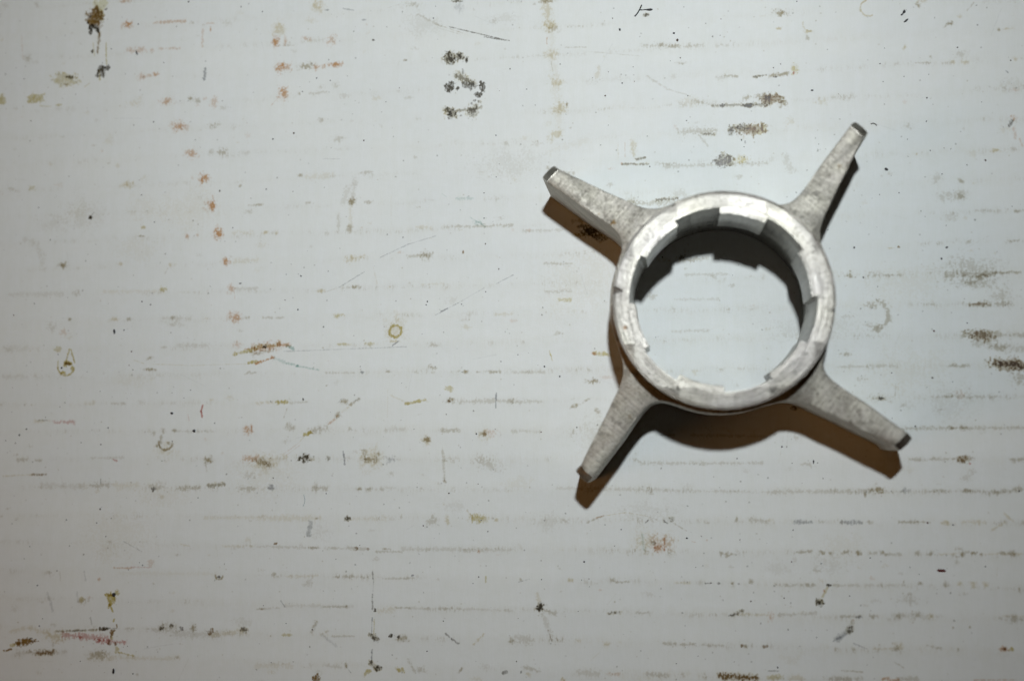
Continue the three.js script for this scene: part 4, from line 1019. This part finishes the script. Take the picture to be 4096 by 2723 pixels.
// the hammered, uneven top: height above RING at a bearing and radius
const wave = (phi, r) => -0.03 * (r - 21) + 0.06 * (noise((phi / 360) * 14, r * 0.15, 301, 14) - 0.5) + 0.035 * (noise((phi / 360) * 60, r * 0.4, 303, 60) - 0.5) + 0.05 * smooth(30, 33.5, phi) * smooth(44, 36, phi) + 0.05 * smooth(307, 310, phi) * smooth(322, 313, phi);
const burr = (phi, s) => 0.16 * (noise((phi / 360) * 220, 0, s, 220) - 0.5) + 0.1 * (noise((phi / 360) * 70, 0, s + 3, 70) - 0.5);
const polarUV = (phi, v) => [phi / 360, v];
function ringGrid(profile, steps) {                                  // profile(phi) -> list of [r, h, v] from one edge of the strip to the other
  const pos = [], uv = [], tri = [], m = profile(0).length;
  for (let i = 0; i <= steps; i++) for (const [r, h, v] of profile((i % steps) * 360 / steps)) { const [x, z] = at(r, (i % steps) * 360 / steps); pos.push(x, h, z); uv.push(i / steps, v / 7); }
  for (let i = 0; i < steps; i++) for (let k = 0; k + 1 < m; k++) { const a = i * m + k, b = a + m; tri.push(a, a + 1, b, b, a + 1, b + 1); }
  const g = new THREE.BufferGeometry();
  g.setAttribute('position', new THREE.Float32BufferAttribute(pos, 3)); g.setAttribute('uv', new THREE.Float32BufferAttribute(uv, 2)); g.setIndex(tri);
  return g;
}
const finish = (g, angle = 34) => toCreasedNormals(g.scale(MM, MM, MM), angle * DEG);
const dent = (phi, c, w) => clamp(1 - Math.abs(phi - c) / w);
const toothCentres = [14.5, 74.2, 134.3, 194.8, 252.8, 315];
const profile = (phi) => {
  const n = Math.pow(dent(phi, 275.9, 1.9), 0.8) * 1.35 + dent(phi, 96.5, 1.2) * 0.35 + dent(phi, 334, 1.0) * 0.2, e = 0.8 * burr(phi, 401), o = R_OUT + 0.5 * burr(phi, 411), top = (r) => RING + wave(phi, r) - (r > 24.3 - n ? n * 0.55 : 0);
  const c = 0.52 + 0.25 * noise(phi / 360 * 40, 0, 421, 40), rim = o - c - n, tooth = toothCentres.some((t) => Math.abs(((phi - t + 540) % 360) - 180) < 15.6), lip = tooth ? 0 : e;
  return [[R_OUT, 20, 0.3], [o - n * 0.3, RING - c * 0.66 - n * 0.6, 0.1], [rim, top(rim), 6.6], [24.05 - n, top(24.05 - n), 6.1], [23.3 - n * 0.5, top(23.3), 5.4], [22.6, top(22.6), 4.7], [21.9, top(21.9), 4], [21.5 + lip * 0.4, top(21.5), 3.6], [R_SLOT + lip * 0.8, top(R_SLOT) - (tooth ? 0 : 0.05 + Math.abs(lip) * 0.5), 3.2], [R_SLOT + (tooth ? 0 : lip * 0.5 + 0.02), RING - (tooth ? 1 : 0.3), 2.9], [R_SLOT, RING - 6, 2.2], [R_SLOT, 9, 1.2], [R_SLOT + 0.05, 0.3, 0.4], [R_SLOT + 0.3, 0, 0.3], [R_OUT - 0.2, 0, 3], [R_OUT, 0.3, 2.9], [R_OUT, 20, 2.5]];
};
put('collar', finish(ringGrid((phi) => profile(phi).slice(0, 11), 720), 28), turnedMetal, hub);
put('bore', finish(ringGrid((phi) => profile(phi).slice(10), 720), 28), boreMetal, hub).userData = { label: 'dull inner wall of the ring' };

// a stack of outlines of equal length, walled and capped
function prism(layers, uvOf, topFrom = layers.length - 2) {          // group 0: walls and foot; group 1: from layer topFrom upwards
  const n = layers[0].length, pos = [], low = [], high = [];
  for (const l of layers) for (const p of l) pos.push(...p);
  const flat = (l) => l.map(([x, , z]) => new THREE.Vector2(x, z)), turned = THREE.ShapeUtils.area(flat(layers[0])) > 0;
  for (let k = 0; k + 1 < layers.length; k++) for (let i = 0; i < n; i++) {
    const a = k * n + i, b = k * n + (i + 1) % n, tri = k < topFrom ? low : high;
    turned ? tri.push(a, a + n, b, b, a + n, b + n) : tri.push(a, b, a + n, a + n, b, b + n);
  }
  for (const [k, up] of [[0, false], [layers.length - 1, true]]) {
    const f = THREE.ShapeUtils.triangulateShape(flat(layers[k]), []), area = THREE.ShapeUtils.area(flat(layers[k])), tri = up ? high : low;
    for (const [a, b, c] of f) { const o = k * n; (up === area > 0) ? tri.push(o + a, o + c, o + b) : tri.push(o + a, o + b, o + c); }
  }
  const uv = []; for (let i = 0; i < pos.length; i += 3) uv.push(...uvOf(pos[i], pos[i + 1], pos[i + 2]));
  const g = new THREE.BufferGeometry();
  g.setAttribute('position', new THREE.Float32BufferAttribute(pos, 3)); g.setAttribute('uv', new THREE.Float32BufferAttribute(uv, 2));
  g.setIndex([...low, ...high]); g.addGroup(0, low.length, 0); g.addGroup(low.length, high.length, 1);
  return g;
}
// six teeth on the upper half of the bore
toothCentres.forEach((c, t) => {
  const layer = (h, r, pull) => {
    const l = [], half = 15.15 - pull;
    for (let k = 0; k <= 30; k++) { const phi = c - 15.15 + 30.3 * k / 30, [x, z] = at(R_SLOT, phi); l.push([x, h > 29 ? RING + wave((phi + 360) % 360, R_SLOT) - (h < RING ? RING - h : 0) : h, z]); }
    for (let k = 60; k >= 0; k--) {
      const q = k / 30 - 1, phi = c + half * q, corner = smooth(0.95, 1, Math.abs(q)) * 0.14, e = h > 29 ? burr((phi + 360) % 360, 431 + t) : 0, rr = r + corner + e * 0.9, [x, z] = at(rr, phi);
      l.push([x, h > 29 ? RING + wave((phi + 360) % 360, rr) - (RING - h) : h, z]);
    }
    return l;
  };
  const g = prism([layer(13.9, R_TOOTH + 0.35, 0.6), layer(14.2, R_TOOTH + 0.05, 0.1), layer(20, R_TOOTH, 0), layer(RING - 0.2, R_TOOTH, 0), layer(RING - 0.14, R_TOOTH + 0.01, 0.02), layer(RING, R_TOOTH + 0.07, 0.1)],
    (x, h, z) => { const phi = Math.atan2(x, -z) / DEG, r = Math.hypot(x, z), p = c + (((phi - c + 540) % 360) - 180); return [p / 360, h > RING - 0.3 ? (r - 17.9) / 7 : (h - 10) / 28]; });
  put('tooth', finish(g, 30), [boreMetal, turnedMetal], hub);
});
// the arms: outline in the arm's own axes, u outwards and v across
const LEFT = [[24.35, -9.3], [25.3, -7.55], [26.4, -6.05], [28.2, -4.98], [30.5, -4.72], [34, -5.12], [39.5, -6.1], [44, -6.7], [50.3, -7.55]];
const RIGHT = [[50.3, -3.45], [44, -1.35], [38.5, 0.35], [33.5, 2.1], [30.4, 3.15], [28, 4.5], [26.1, 6.5], [25.15, 8.15], [24, 10.05]];
const along = (pts, n) => new THREE.CatmullRomCurve3(pts.map(([u, v]) => new THREE.Vector3(u, v, 0)), false, 'centripetal').getSpacedPoints(n).map((p) => [p.x, p.y]);
const HUB = 26, left = along(LEFT, 70), right = along(RIGHT, 70);
const hubArc = (from, to, n) => Array.from({ length: n + 1 }, (_, k) => { const a = lerp(from, to, k / n) * DEG; return [HUB * Math.cos(a), HUB * Math.sin(a)]; });
const outline = [];                                                   // [u, v, normal u, normal v, free]
{
  const inner = Array.from({ length: 41 }, (_, k) => { const a = lerp(45, -45, k / 40) * DEG; return [24.8 * Math.cos(a), 24.8 * Math.sin(a)]; });
  const a0 = hubArc(-45, Math.atan2(-9.3, 24.35) / DEG - 1, 22), a1 = hubArc(Math.atan2(10.05, 24) / DEG + 1, 45, 22), edge = [...a0, ...left, ...right, ...a1];
  for (const [u, v] of inner) outline.push([u, v, 0, 0, 0]);
  edge.forEach(([u, v], i) => {
    const arcPoint = i < a0.length || i >= edge.length - a1.length, cut = i === a0.length + left.length - 1 || i === a0.length + left.length;
    let p = edge[Math.max(0, i - 1)], q = edge[Math.min(edge.length - 1, i + 1)];
    if (cut) i === a0.length + left.length ? p = [u, v] : q = [u, v];
    let nu = q[1] - p[1], nv = p[0] - q[0]; const l = Math.hypot(nu, nv); nu /= l; nv /= l;
    if (arcPoint) { nu = u / HUB; nv = v / HUB; }
    if (cut) { nu = 0; nv = i === a0.length + left.length ? 1 : -1; }
    outline.push([u, v, nu, nv, 1]);
  });
}
const planUV = (x, h, z) => [x / CSPAN + 0.5 + (h - ARM) * 0.0062, z / CSPAN + 0.5 + (h - ARM) * 0.0071];
for (let k = 0; k < 4; k++) {
  const d = (k * 90 - 45) * DEG, turn = (u, v, h) => [u * Math.cos(d) - v * Math.sin(d), h, u * Math.sin(d) + v * Math.cos(d)];
  const rough = (i, s) => { const w = noise(i * 0.55, k * 7, s) - 0.5, chip = smooth(0.72, 0.9, noise(i * 0.3, k * 11, s + 1)); return 0.1 * w + 0.22 * chip; };
  const layer = (h, inset, jag) => outline.map(([u, v, nu, nv, free], i) => {
    const j = free ? inset + jag * rough(i, 501) * smooth(25.9, 27, Math.hypot(u, v)) : 0;
    return turn(u - nu * j, v - nv * j, h);
  });
  const arm = put('arm', finish(prism([layer(0, -0.28, 0), layer(ARM - 0.4, 0, 0.2), layer(ARM - 0.12, 0.07, 0.8), layer(ARM, 0.28, 1)], planUV), 32), [skinMetal, castMetal], hub);
  const flat = (h, out, inset) => [[50.3, -7.55 + inset], [50.3 + (out - 50.3) * 0.72, -7.72 + inset], [50.3 + (out - 50.3) * 0.93, -7.45 + inset], [out - 0.02, -6.9], [out + 0.08, -5.5], [out, -4.2], [50.3 + (out - 50.3) * 0.93, -3.6 - inset], [50.3 + (out - 50.3) * 0.7, -3.35 - inset], [50.3, -3.45 - inset]].map(([u, v]) => turn(u, v, h));
  put('bevelled_tip', finish(prism([flat(0, 52.7, -0.28), flat(20.95, 52.35, 0), flat(21.2, 52.2, 0.05), flat(ARM - 0.2, 50.6, 0.12), flat(ARM - 0.06, 50.4, 0.25)], planUV, 1), 30), [skinMetal, tipMetal], arm).userData = { label: 'bevelled end of the arm' };
}

// ---------- loose bits lying on the board ----------
const chipMaterial = new THREE.MeshStandardMaterial({ name: 'black_chip', color: new THREE.Color(0.018, 0.018, 0.022), roughness: 0.6 });
const redMaterial = new THREE.MeshStandardMaterial({ name: 'dark_red_chip', color: new THREE.Color(0.085, 0.012, 0.008), roughness: 0.4 });
const greyMaterial = new THREE.MeshStandardMaterial({ name: 'grey_chip', color: new THREE.Color(0.1, 0.095, 0.09), roughness: 0.6 });
const fibreMaterial = new THREE.MeshStandardMaterial({ name: 'fibre', color: new THREE.Color(0.2, 0.27, 0.3), roughness: 0.8 });
function pebble(rx, ry, rz, s, detail = 2) {
  const g = new THREE.IcosahedronGeometry(1, detail), p = g.attributes.position;
  for (let i = 0; i < p.count; i++) { const x = p.getX(i), y = p.getY(i), z = p.getZ(i), k = 0.72 + 0.55 * fbm(x * 1.6 + s * 3.1 + 9, z * 1.6 + y * 1.3 + s, 601, 2); p.setXYZ(i, x * k * rx, y * k * ry, z * k * rz); }
  return toCreasedNormals(g.scale(MM, MM, MM), 40 * DEG);
}
function chip(name, material, x, z, rx, rz, turn, s, label, category, group) {
  const h = Math.min(rx, rz) * 0.35 + 0.03, m = put(name, pebble(rx, h, rz, s), material);
  m.position.set(x * MM, h * 0.55 * MM, z * MM); m.rotation.y = -turn * DEG;
  return tag(m, label, category, group);
}
chip('paint_flake', redMaterial, 52.7, 63.8, 1.15, 0.36, 4, 1, 'small dark red pointed flake lying on the white board', 'flake');
chip('black_chip', chipMaterial, -165.2, 2.7, 0.33, 0.72, -12, 2, 'long black chip on the white board, upright beside a smaller speck', 'chip');
chip('black_chip', chipMaterial, 47.9, -76.1, 0.36, 0.5, 30, 3, 'black chip farthest up of three in a slanting row above the ring', 'chip');
chip('black_chip', chipMaterial, 47.4, -75.4, 0.36, 0.22, -35, 4, 'tiny black chip in the middle of three in a slanting row', 'chip');
chip('black_chip', chipMaterial, 48.3, -73.7, 0.68, 0.24, -40, 5, 'narrow slanted black chip, lowest of three in a row', 'chip');
chip('black_crumb', chipMaterial, -163, 74.8, 0.52, 0.55, 0, 6, 'round black crumb on a yellow brown oil stain', 'crumb');
chip('black_chip', chipMaterial, -162.5, 95.2, 0.34, 0.76, 5, 7, 'black chip standing alone near the bottom edge, under the oil drips', 'chip');
chip('black_crumb', chipMaterial, 42.5, -35.6, 0.46, 0.36, 20, 8, 'black crumb just right of the upper right arm of the ring', 'crumb');
chip('black_chip', chipMaterial, -160.9, -76.7, 0.22, 0.75, -25, 9, 'curved black sliver on a pale rust smear near the oil stain', 'chip');
chip('black_chip', chipMaterial, -128.5, -10.1, 0.4, 0.15, 0, 10, 'short straight black sliver lying level among rust blots', 'chip');
chip('black_crumb', chipMaterial, 56.4, -15.4, 0.36, 0.2, -25, 11, 'dark oval crumb right of the ring, above the brown smears', 'crumb');
chip('black_crumb', chipMaterial, -140.9, 30.2, 0.42, 0.42, 30, 12, 'square black crumb beside the red squiggle', 'crumb');
chip('black_chip', chipMaterial, 23.1, 37.7, 0.16, 0.5, 0, 13, 'small dark stick on the board below the shadow of the ring', 'chip');
function strand(name, material, points, radius, label, category) {
  const curve = new THREE.CatmullRomCurve3(points.map(([x, z, y = 0.08]) => new THREE.Vector3(x, y, z)));
  return tag(put(name, new THREE.TubeGeometry(curve, 24, radius, 6).scale(MM, MM, MM), material), label, category);
}
strand('hair', fibreMaterial, [[-109.4, 47.1], [-109.05, 48.3], [-109.1, 49.2], [-109.5, 50.3]], 0.05, 'thin bluish hair lying curved on the board', 'hair');
strand('curled_shaving', greyMaterial, [[39, -47.4], [39.6, -47.5], [40.2, -47.25], [40.5, -46.9]], 0.14, 'small curled dark shaving beside the tip of the upper right arm', 'shaving');
{
  const sprig = new THREE.Group(); sprig.name = 'tar_thread'; scene.add(sprig);
  tag(sprig, 'forked black tarry thread lying on the board above the ring', 'thread');
  const leg = (pts, r) => put('branch', new THREE.TubeGeometry(new THREE.CatmullRomCurve3(pts.map(([x, z]) => new THREE.Vector3(x, 0.1, z))), 16, r, 6).scale(MM, MM, MM), chipMaterial, sprig);
  leg([[-18.3, -81.9], [-18.6, -81.2], [-18.9, -80.6], [-19.2, -80.1], [-19.6, -79.5], [-20.2, -78.9]], 0.17);
  leg([[-18.8, -80.6], [-17.8, -80.55], [-17, -80.6]], 0.13);
  const drop = put('blob', pebble(0.95, 0.2, 0.28, 15), chipMaterial, sprig); drop.position.set(-16.3 * MM, 0.12 * MM, -80.5 * MM);
}
// black grit, one object: too small and too many to count
{
  const listed = [
    -24.1, -75.6, 0.34, -10, -73.8, 0.37, -9.1, -71.9, 0.37, -26, -78.8, 0.17, -40, -67.1, 0.17, -49, -60.7, 0.2, -28.1, -57.9, 0.23, -23.6, -61.1, 0.2, -8.4, -67.1, 0.2, -6.6, -56.9, 0.2, 2.2, -76.9, 0.17, -20.7, -65.3, 0.14,
    -20.4, -61.4, 0.14, -27.2, -64.3, 0.14, -7, -50.3, 0.17, 6.9, -44.6, 0.23, 7.8, -44.2, 0.17, -17.2, -46.6, 0.14, -11, -66.4, 0.11, -16.6, -38.5, 0.2, 7.5, -42.8, 0.14, 24.8, -56.8, 0.34, 17.1, -64.1, 0.17, 42.3, -58.2, 0.17,
    52.8, -53.5, 0.23, 52.5, -47.5, 0.23, 66.2, -37, 0.29, 61.8, -36, 0.17, 53.2, -40, 0.17, 73, -62.1, 0.23, 41.7, -62.9, 0.2, 15.3, -63.2, 0.2, 21.5, -80.4, 0.17, 47.4, -59.3, 0.14, 53.4, -59.5, 0.14, 47.8, -43.1, 0.14,
    60.5, -66.1, 0.26, 65.8, -51.8, 0.14, 56.5, -40.5, 0.14, 58.1, -40.2, 0.14, 60.6, -44.5, 0.11, 34.2, -15.9, 0.29, 55, -12.6, 0.31, 52.7, 5.4, 0.26, 27.9, -20.6, 0.17, 45.4, -29.5, 0.2, 40.7, -29.2, 0.17, 55.8, -33.9, 0.2,
    50.5, -24.7, 0.17, 60.1, -2.5, 0.14, 51.5, -23.3, 0.11, 56.4, -20.9, 0.14, 39.6, -5.9, 0.17, 36.2, -8.3, 0.23, -189.5, -33.1, 0.26, -135, -36.1, 0.29, -158.2, -35.7, 0.2, -185.5, -23.7, 0.2, -154.6, -4.7, 0.23, -157.2, -5.6, 0.26,
    -162.3, 2.3, 0.26, -159, -39.9, 0.17, -196, -2.4, 0.26, -154.1, -27.9, 0.2, -131, -25.6, 0.17, -154.2, -7.9, 0.17, -129.9, -88.3, 0.2, -168.7, -78.3, 0.17, -192.9, -58.4, 0.2, -195.5, -70.9, 0.17, -155.2, -56.5, 0.2, -164.2, -70.8, 0.14,
    -149, -83.7, 0.17, -160.7, -85.1, 0.2, -201.7, -78.9, 0.11, -183.3, -64.6, 0.11, -145.6, -90.7, 0.29, -107.5, -66.7, 0.23, -113.8, -51.5, 0.29, -93.8, -48.6, 0.29, -119.8, -50.1, 0.2, -74.6, -81.7, 0.23, -53.5, -66.5, 0.23, -57.3, -48.5, 0.23,
    -103.6, -65.8, 0.17, -111.5, -63.1, 0.2, -123.6, -86.5, 0.23, -84, -62.8, 0.17, -121.5, -36.1, 0.2, -111.1, -11.8, 0.26, -111.8, -2.6, 0.26, -104.5, 2.2, 0.23, -100.2, -19.1, 0.14, -115.3, -12.3, 0.14, -111.9, -12.3, 0.14, -60.5, -33, 0.2,
    -60.5, -26.2, 0.17, -60.1, -19.3, 0.23, -56.5, -12.5, 0.23, -75.8, -4.2, 0.23, -76.1, -3.3, 0.23, -66.5, -3.3, 0.2, -113.3, -5.9, 0.14, -115.5, -5.3, 0.17, -103.4, -12.9, 0.17, -60, -6.5, 0.17, -147.5, 25.4, 0.43, -159.9, 8.3, 0.23,
    -166.2, 29.4, 0.26, -192.9, 31.4, 0.29, -190.8, 29.8, 0.23, -174.1, 33.5, 0.2, -168.2, 34, 0.23, -135, 28.1, 0.23, -167.8, 51.7, 0.29, -139.3, 48.3, 0.2, -142.2, 19.1, 0.2, -173, 13.9, 0.14, -180.7, 12.7, 0.37, -179.4, 22.4, 0.17,
    -180.9, 23.6, 0.17, -168.9, 19.3, 0.17, -144.1, 21.2, 0.14, -197, 33, 0.14, -194, 33.7, 0.17, -147.6, 19.8, 0.14, -185.1, 26.5, 0.14, -94.1, 13, 0.17, -61.9, 43.9, 0.17, -69.7, 46.4, 0.26, -103.1, 46.8, 0.2, -118, 42.8, 0.17,
    -110, 21.7, 0.2, -70.5, 25.8, 0.2, -62.4, 30.9, 0.23, -57.4, 29.7, 0.17, -55.9, 12, 0.17, -79.2, 29.7, 0.14, 47.6, 28.9, 0.2, 71.2, 44.5, 0.26, 15.5, 34, 0.26, 16.7, 34, 0.17, 35.2, 16.3, 0.14, 42.4, 15.7, 0.17,
    56.7, 18, 0.17, 25.3, 41.8, 0.17, 17.9, 38.1, 0.14, 42.2, 26.9, 0.14, -168.7, 55.5, 0.23, -177.8, 54.8, 0.23, -176.6, 61.9, 0.17, -165.9, 59.1, 0.2, -185.8, 72.8, 0.23, -184.8, 83.8, 0.23, -154.9, 66.7, 0.2, -180.1, 68.7, 0.2,
    -156.8, 95.7, 0.23, -164.5, 54.2, 0.17, -155.8, 66, 0.14, -159.8, 88.7, 0.14, -172.3, 92.9, 0.17, -183.9, 81.8, 0.14, -75.3, 87.1, 0.2, -106.4, 82.5, 0.26, -76.5, 54.9, 0.2, -61.1, 53.3, 0.2, -59.3, 56.1, 0.17, -63.2, 69.5, 0.14,
    -100.2, 64, 0.14, -120.1, 76.6, 0.17, -71, 79.3, 0.17, -61.7, 67.8, 0.23, -113.7, 81.1, 0.17, -34.3, 63.4, 0.26, -45.3, 68.1, 0.2, -33.1, 67.7, 0.17, -35, 68, 0.14, -6.2, 64.2, 0.14, 4.8, 57.2, 0.2, -24.8, 55.1, 0.17,
    -8.3, 57, 0.31, -4.7, 56.5, 0.17, 7.2, 72.3, 0.29, -26.5, 59.3, 0.14, -35.9, 75.9, 0.14, -11.3, 88.1, 0.14, -51.8, 88.9, 0.2, 2.9, 87.2, 0.14, -28.9, 54, 0.14, 17.8, 54.6, 0.2, 55.7, 52.8, 0.2, 49.8, 52.4, 0.26,
    36.1, 61.1, 0.2, 24.4, 62.7, 0.2, 17.3, 62.4, 0.2, 15.3, 71.3, 0.2, 31, 70.4, 0.17, 13.4, 88.2, 0.26, 47.5, 64.8, 0.14, 45.4, 63.2, 0.14, -19.6, 10.6, 0.26, -22.6, 15.3, 0.17, -45.3, 30.4, 0.23, -36, 29.2, 0.2,
    -44.4, 13.4, 0.23, -40.4, 16, 0.23, -30.3, -23, 0.26, -29.2, -19.6, 0.23, -16.3, -19.2, 0.23, -17.6, -22.4, 0.17, -13.6, -14.6, 0.23,
  ];
  const places = [];
  for (let i = 0; i < listed.length; i += 3) places.push([listed[i], listed[i + 1], Math.max(0.09, listed[i + 2] * 0.78)]);
  for (let i = 0; i < 260; i++) { const x = X0 + rnd() * WX, z = Z0 + rnd() * WZ; if (Math.hypot(x, z) > 27 || Math.hypot(x, z) < 18) places.push([x, z, 0.045 + 0.11 * Math.pow(rnd(), 3)]); }
  const grit = new THREE.InstancedMesh(pebble(1, 0.7, 1, 21, 1), chipMaterial, places.length), q = new THREE.Quaternion(), up = new THREE.Vector3(0, 1, 0), c = new THREE.Color();
  places.forEach(([x, z, r], i) => {
    q.setFromAxisAngle(up, rnd() * 6.28);
    grit.setMatrixAt(i, new THREE.Matrix4().compose(new THREE.Vector3(x * MM, r * 0.3 * MM, z * MM), q, new THREE.Vector3(r * (0.8 + 0.5 * rnd()), r * 0.6, r * (0.8 + 0.5 * rnd()))));
    const t = rnd(); grit.setColorAt(i, t < 0.7 ? c.setRGB(1, 1, 1.1) : t < 0.9 ? c.setRGB(4, 2.6, 1.6) : c.setRGB(5, 1.6, 1.2));
  });
  grit.name = 'grit'; grit.castShadow = grit.receiveShadow = true;
  tag(grit, 'fine black and brown grit scattered over the white board', 'grit', null, 'stuff');
  scene.add(grit);
}

// ---------- what stands outside the picture: the camera with its flash, and the room lamp ----------
const black = new THREE.MeshStandardMaterial({ name: 'black_plastic', color: new THREE.Color(0.02, 0.02, 0.02), roughness: 0.5 });
{
  const body = new THREE.Group(); body.name = 'camera_body'; scene.add(body);
  tag(body, 'black camera held over the board with a flash on its arm', 'camera');
  body.position.copy(camera.position); body.quaternion.copy(camera.quaternion);
  const box = put('housing', new RoundedBoxGeometry(0.13, 0.095, 0.07, 3, 0.012), black, body); box.position.set(0, 0, 0.108);
  const arm = put('flash_arm', new RoundedBoxGeometry(0.04, 0.09, 0.02, 3, 0.005), black, body); arm.position.set(0.0015, 0.088, 0.13);
  const head = new THREE.Group(); head.name = 'flash_head'; scene.add(head);
  tag(head, 'small black flash head above the camera with a glowing window', 'flash');
  head.position.copy(flash.position); head.lookAt(flash.target.position);
  const housing = put('housing', new RoundedBoxGeometry(0.05, 0.028, 0.02, 3, 0.004), black, head); housing.position.z = -0.013;
  const glass = put('flash_window', new THREE.PlaneGeometry(0.03, 0.015), new THREE.MeshStandardMaterial({ name: 'flash_glow', color: 0x888888, emissive: new THREE.Color(1, 1, 1), emissiveIntensity: 2 }), head);
  glass.position.z = -0.0015;
  const lamp = new THREE.Group(); lamp.name = 'room_lamp_panel'; scene.add(lamp);
  tag(lamp, 'warm glowing shaded room lamp behind the camera', 'lamp');
  lamp.position.copy(roomLamp.position); lamp.lookAt(0, 0, 0);
  const shade = put('lamp_shade', new RoundedBoxGeometry(0.54, 0.44, 0.04, 3, 0.01), black, lamp); shade.position.z = -0.025;
  const glow = put('lamp_diffuser', new THREE.PlaneGeometry(0.5, 0.4), new THREE.MeshStandardMaterial({ name: 'lamp_glow', color: 0x888888, emissive: new THREE.Color(1, 0.48, 0.16), emissiveIntensity: 0.5 }), lamp);
  glow.position.z = -0.003;
}
renderer.render(scene, camera);
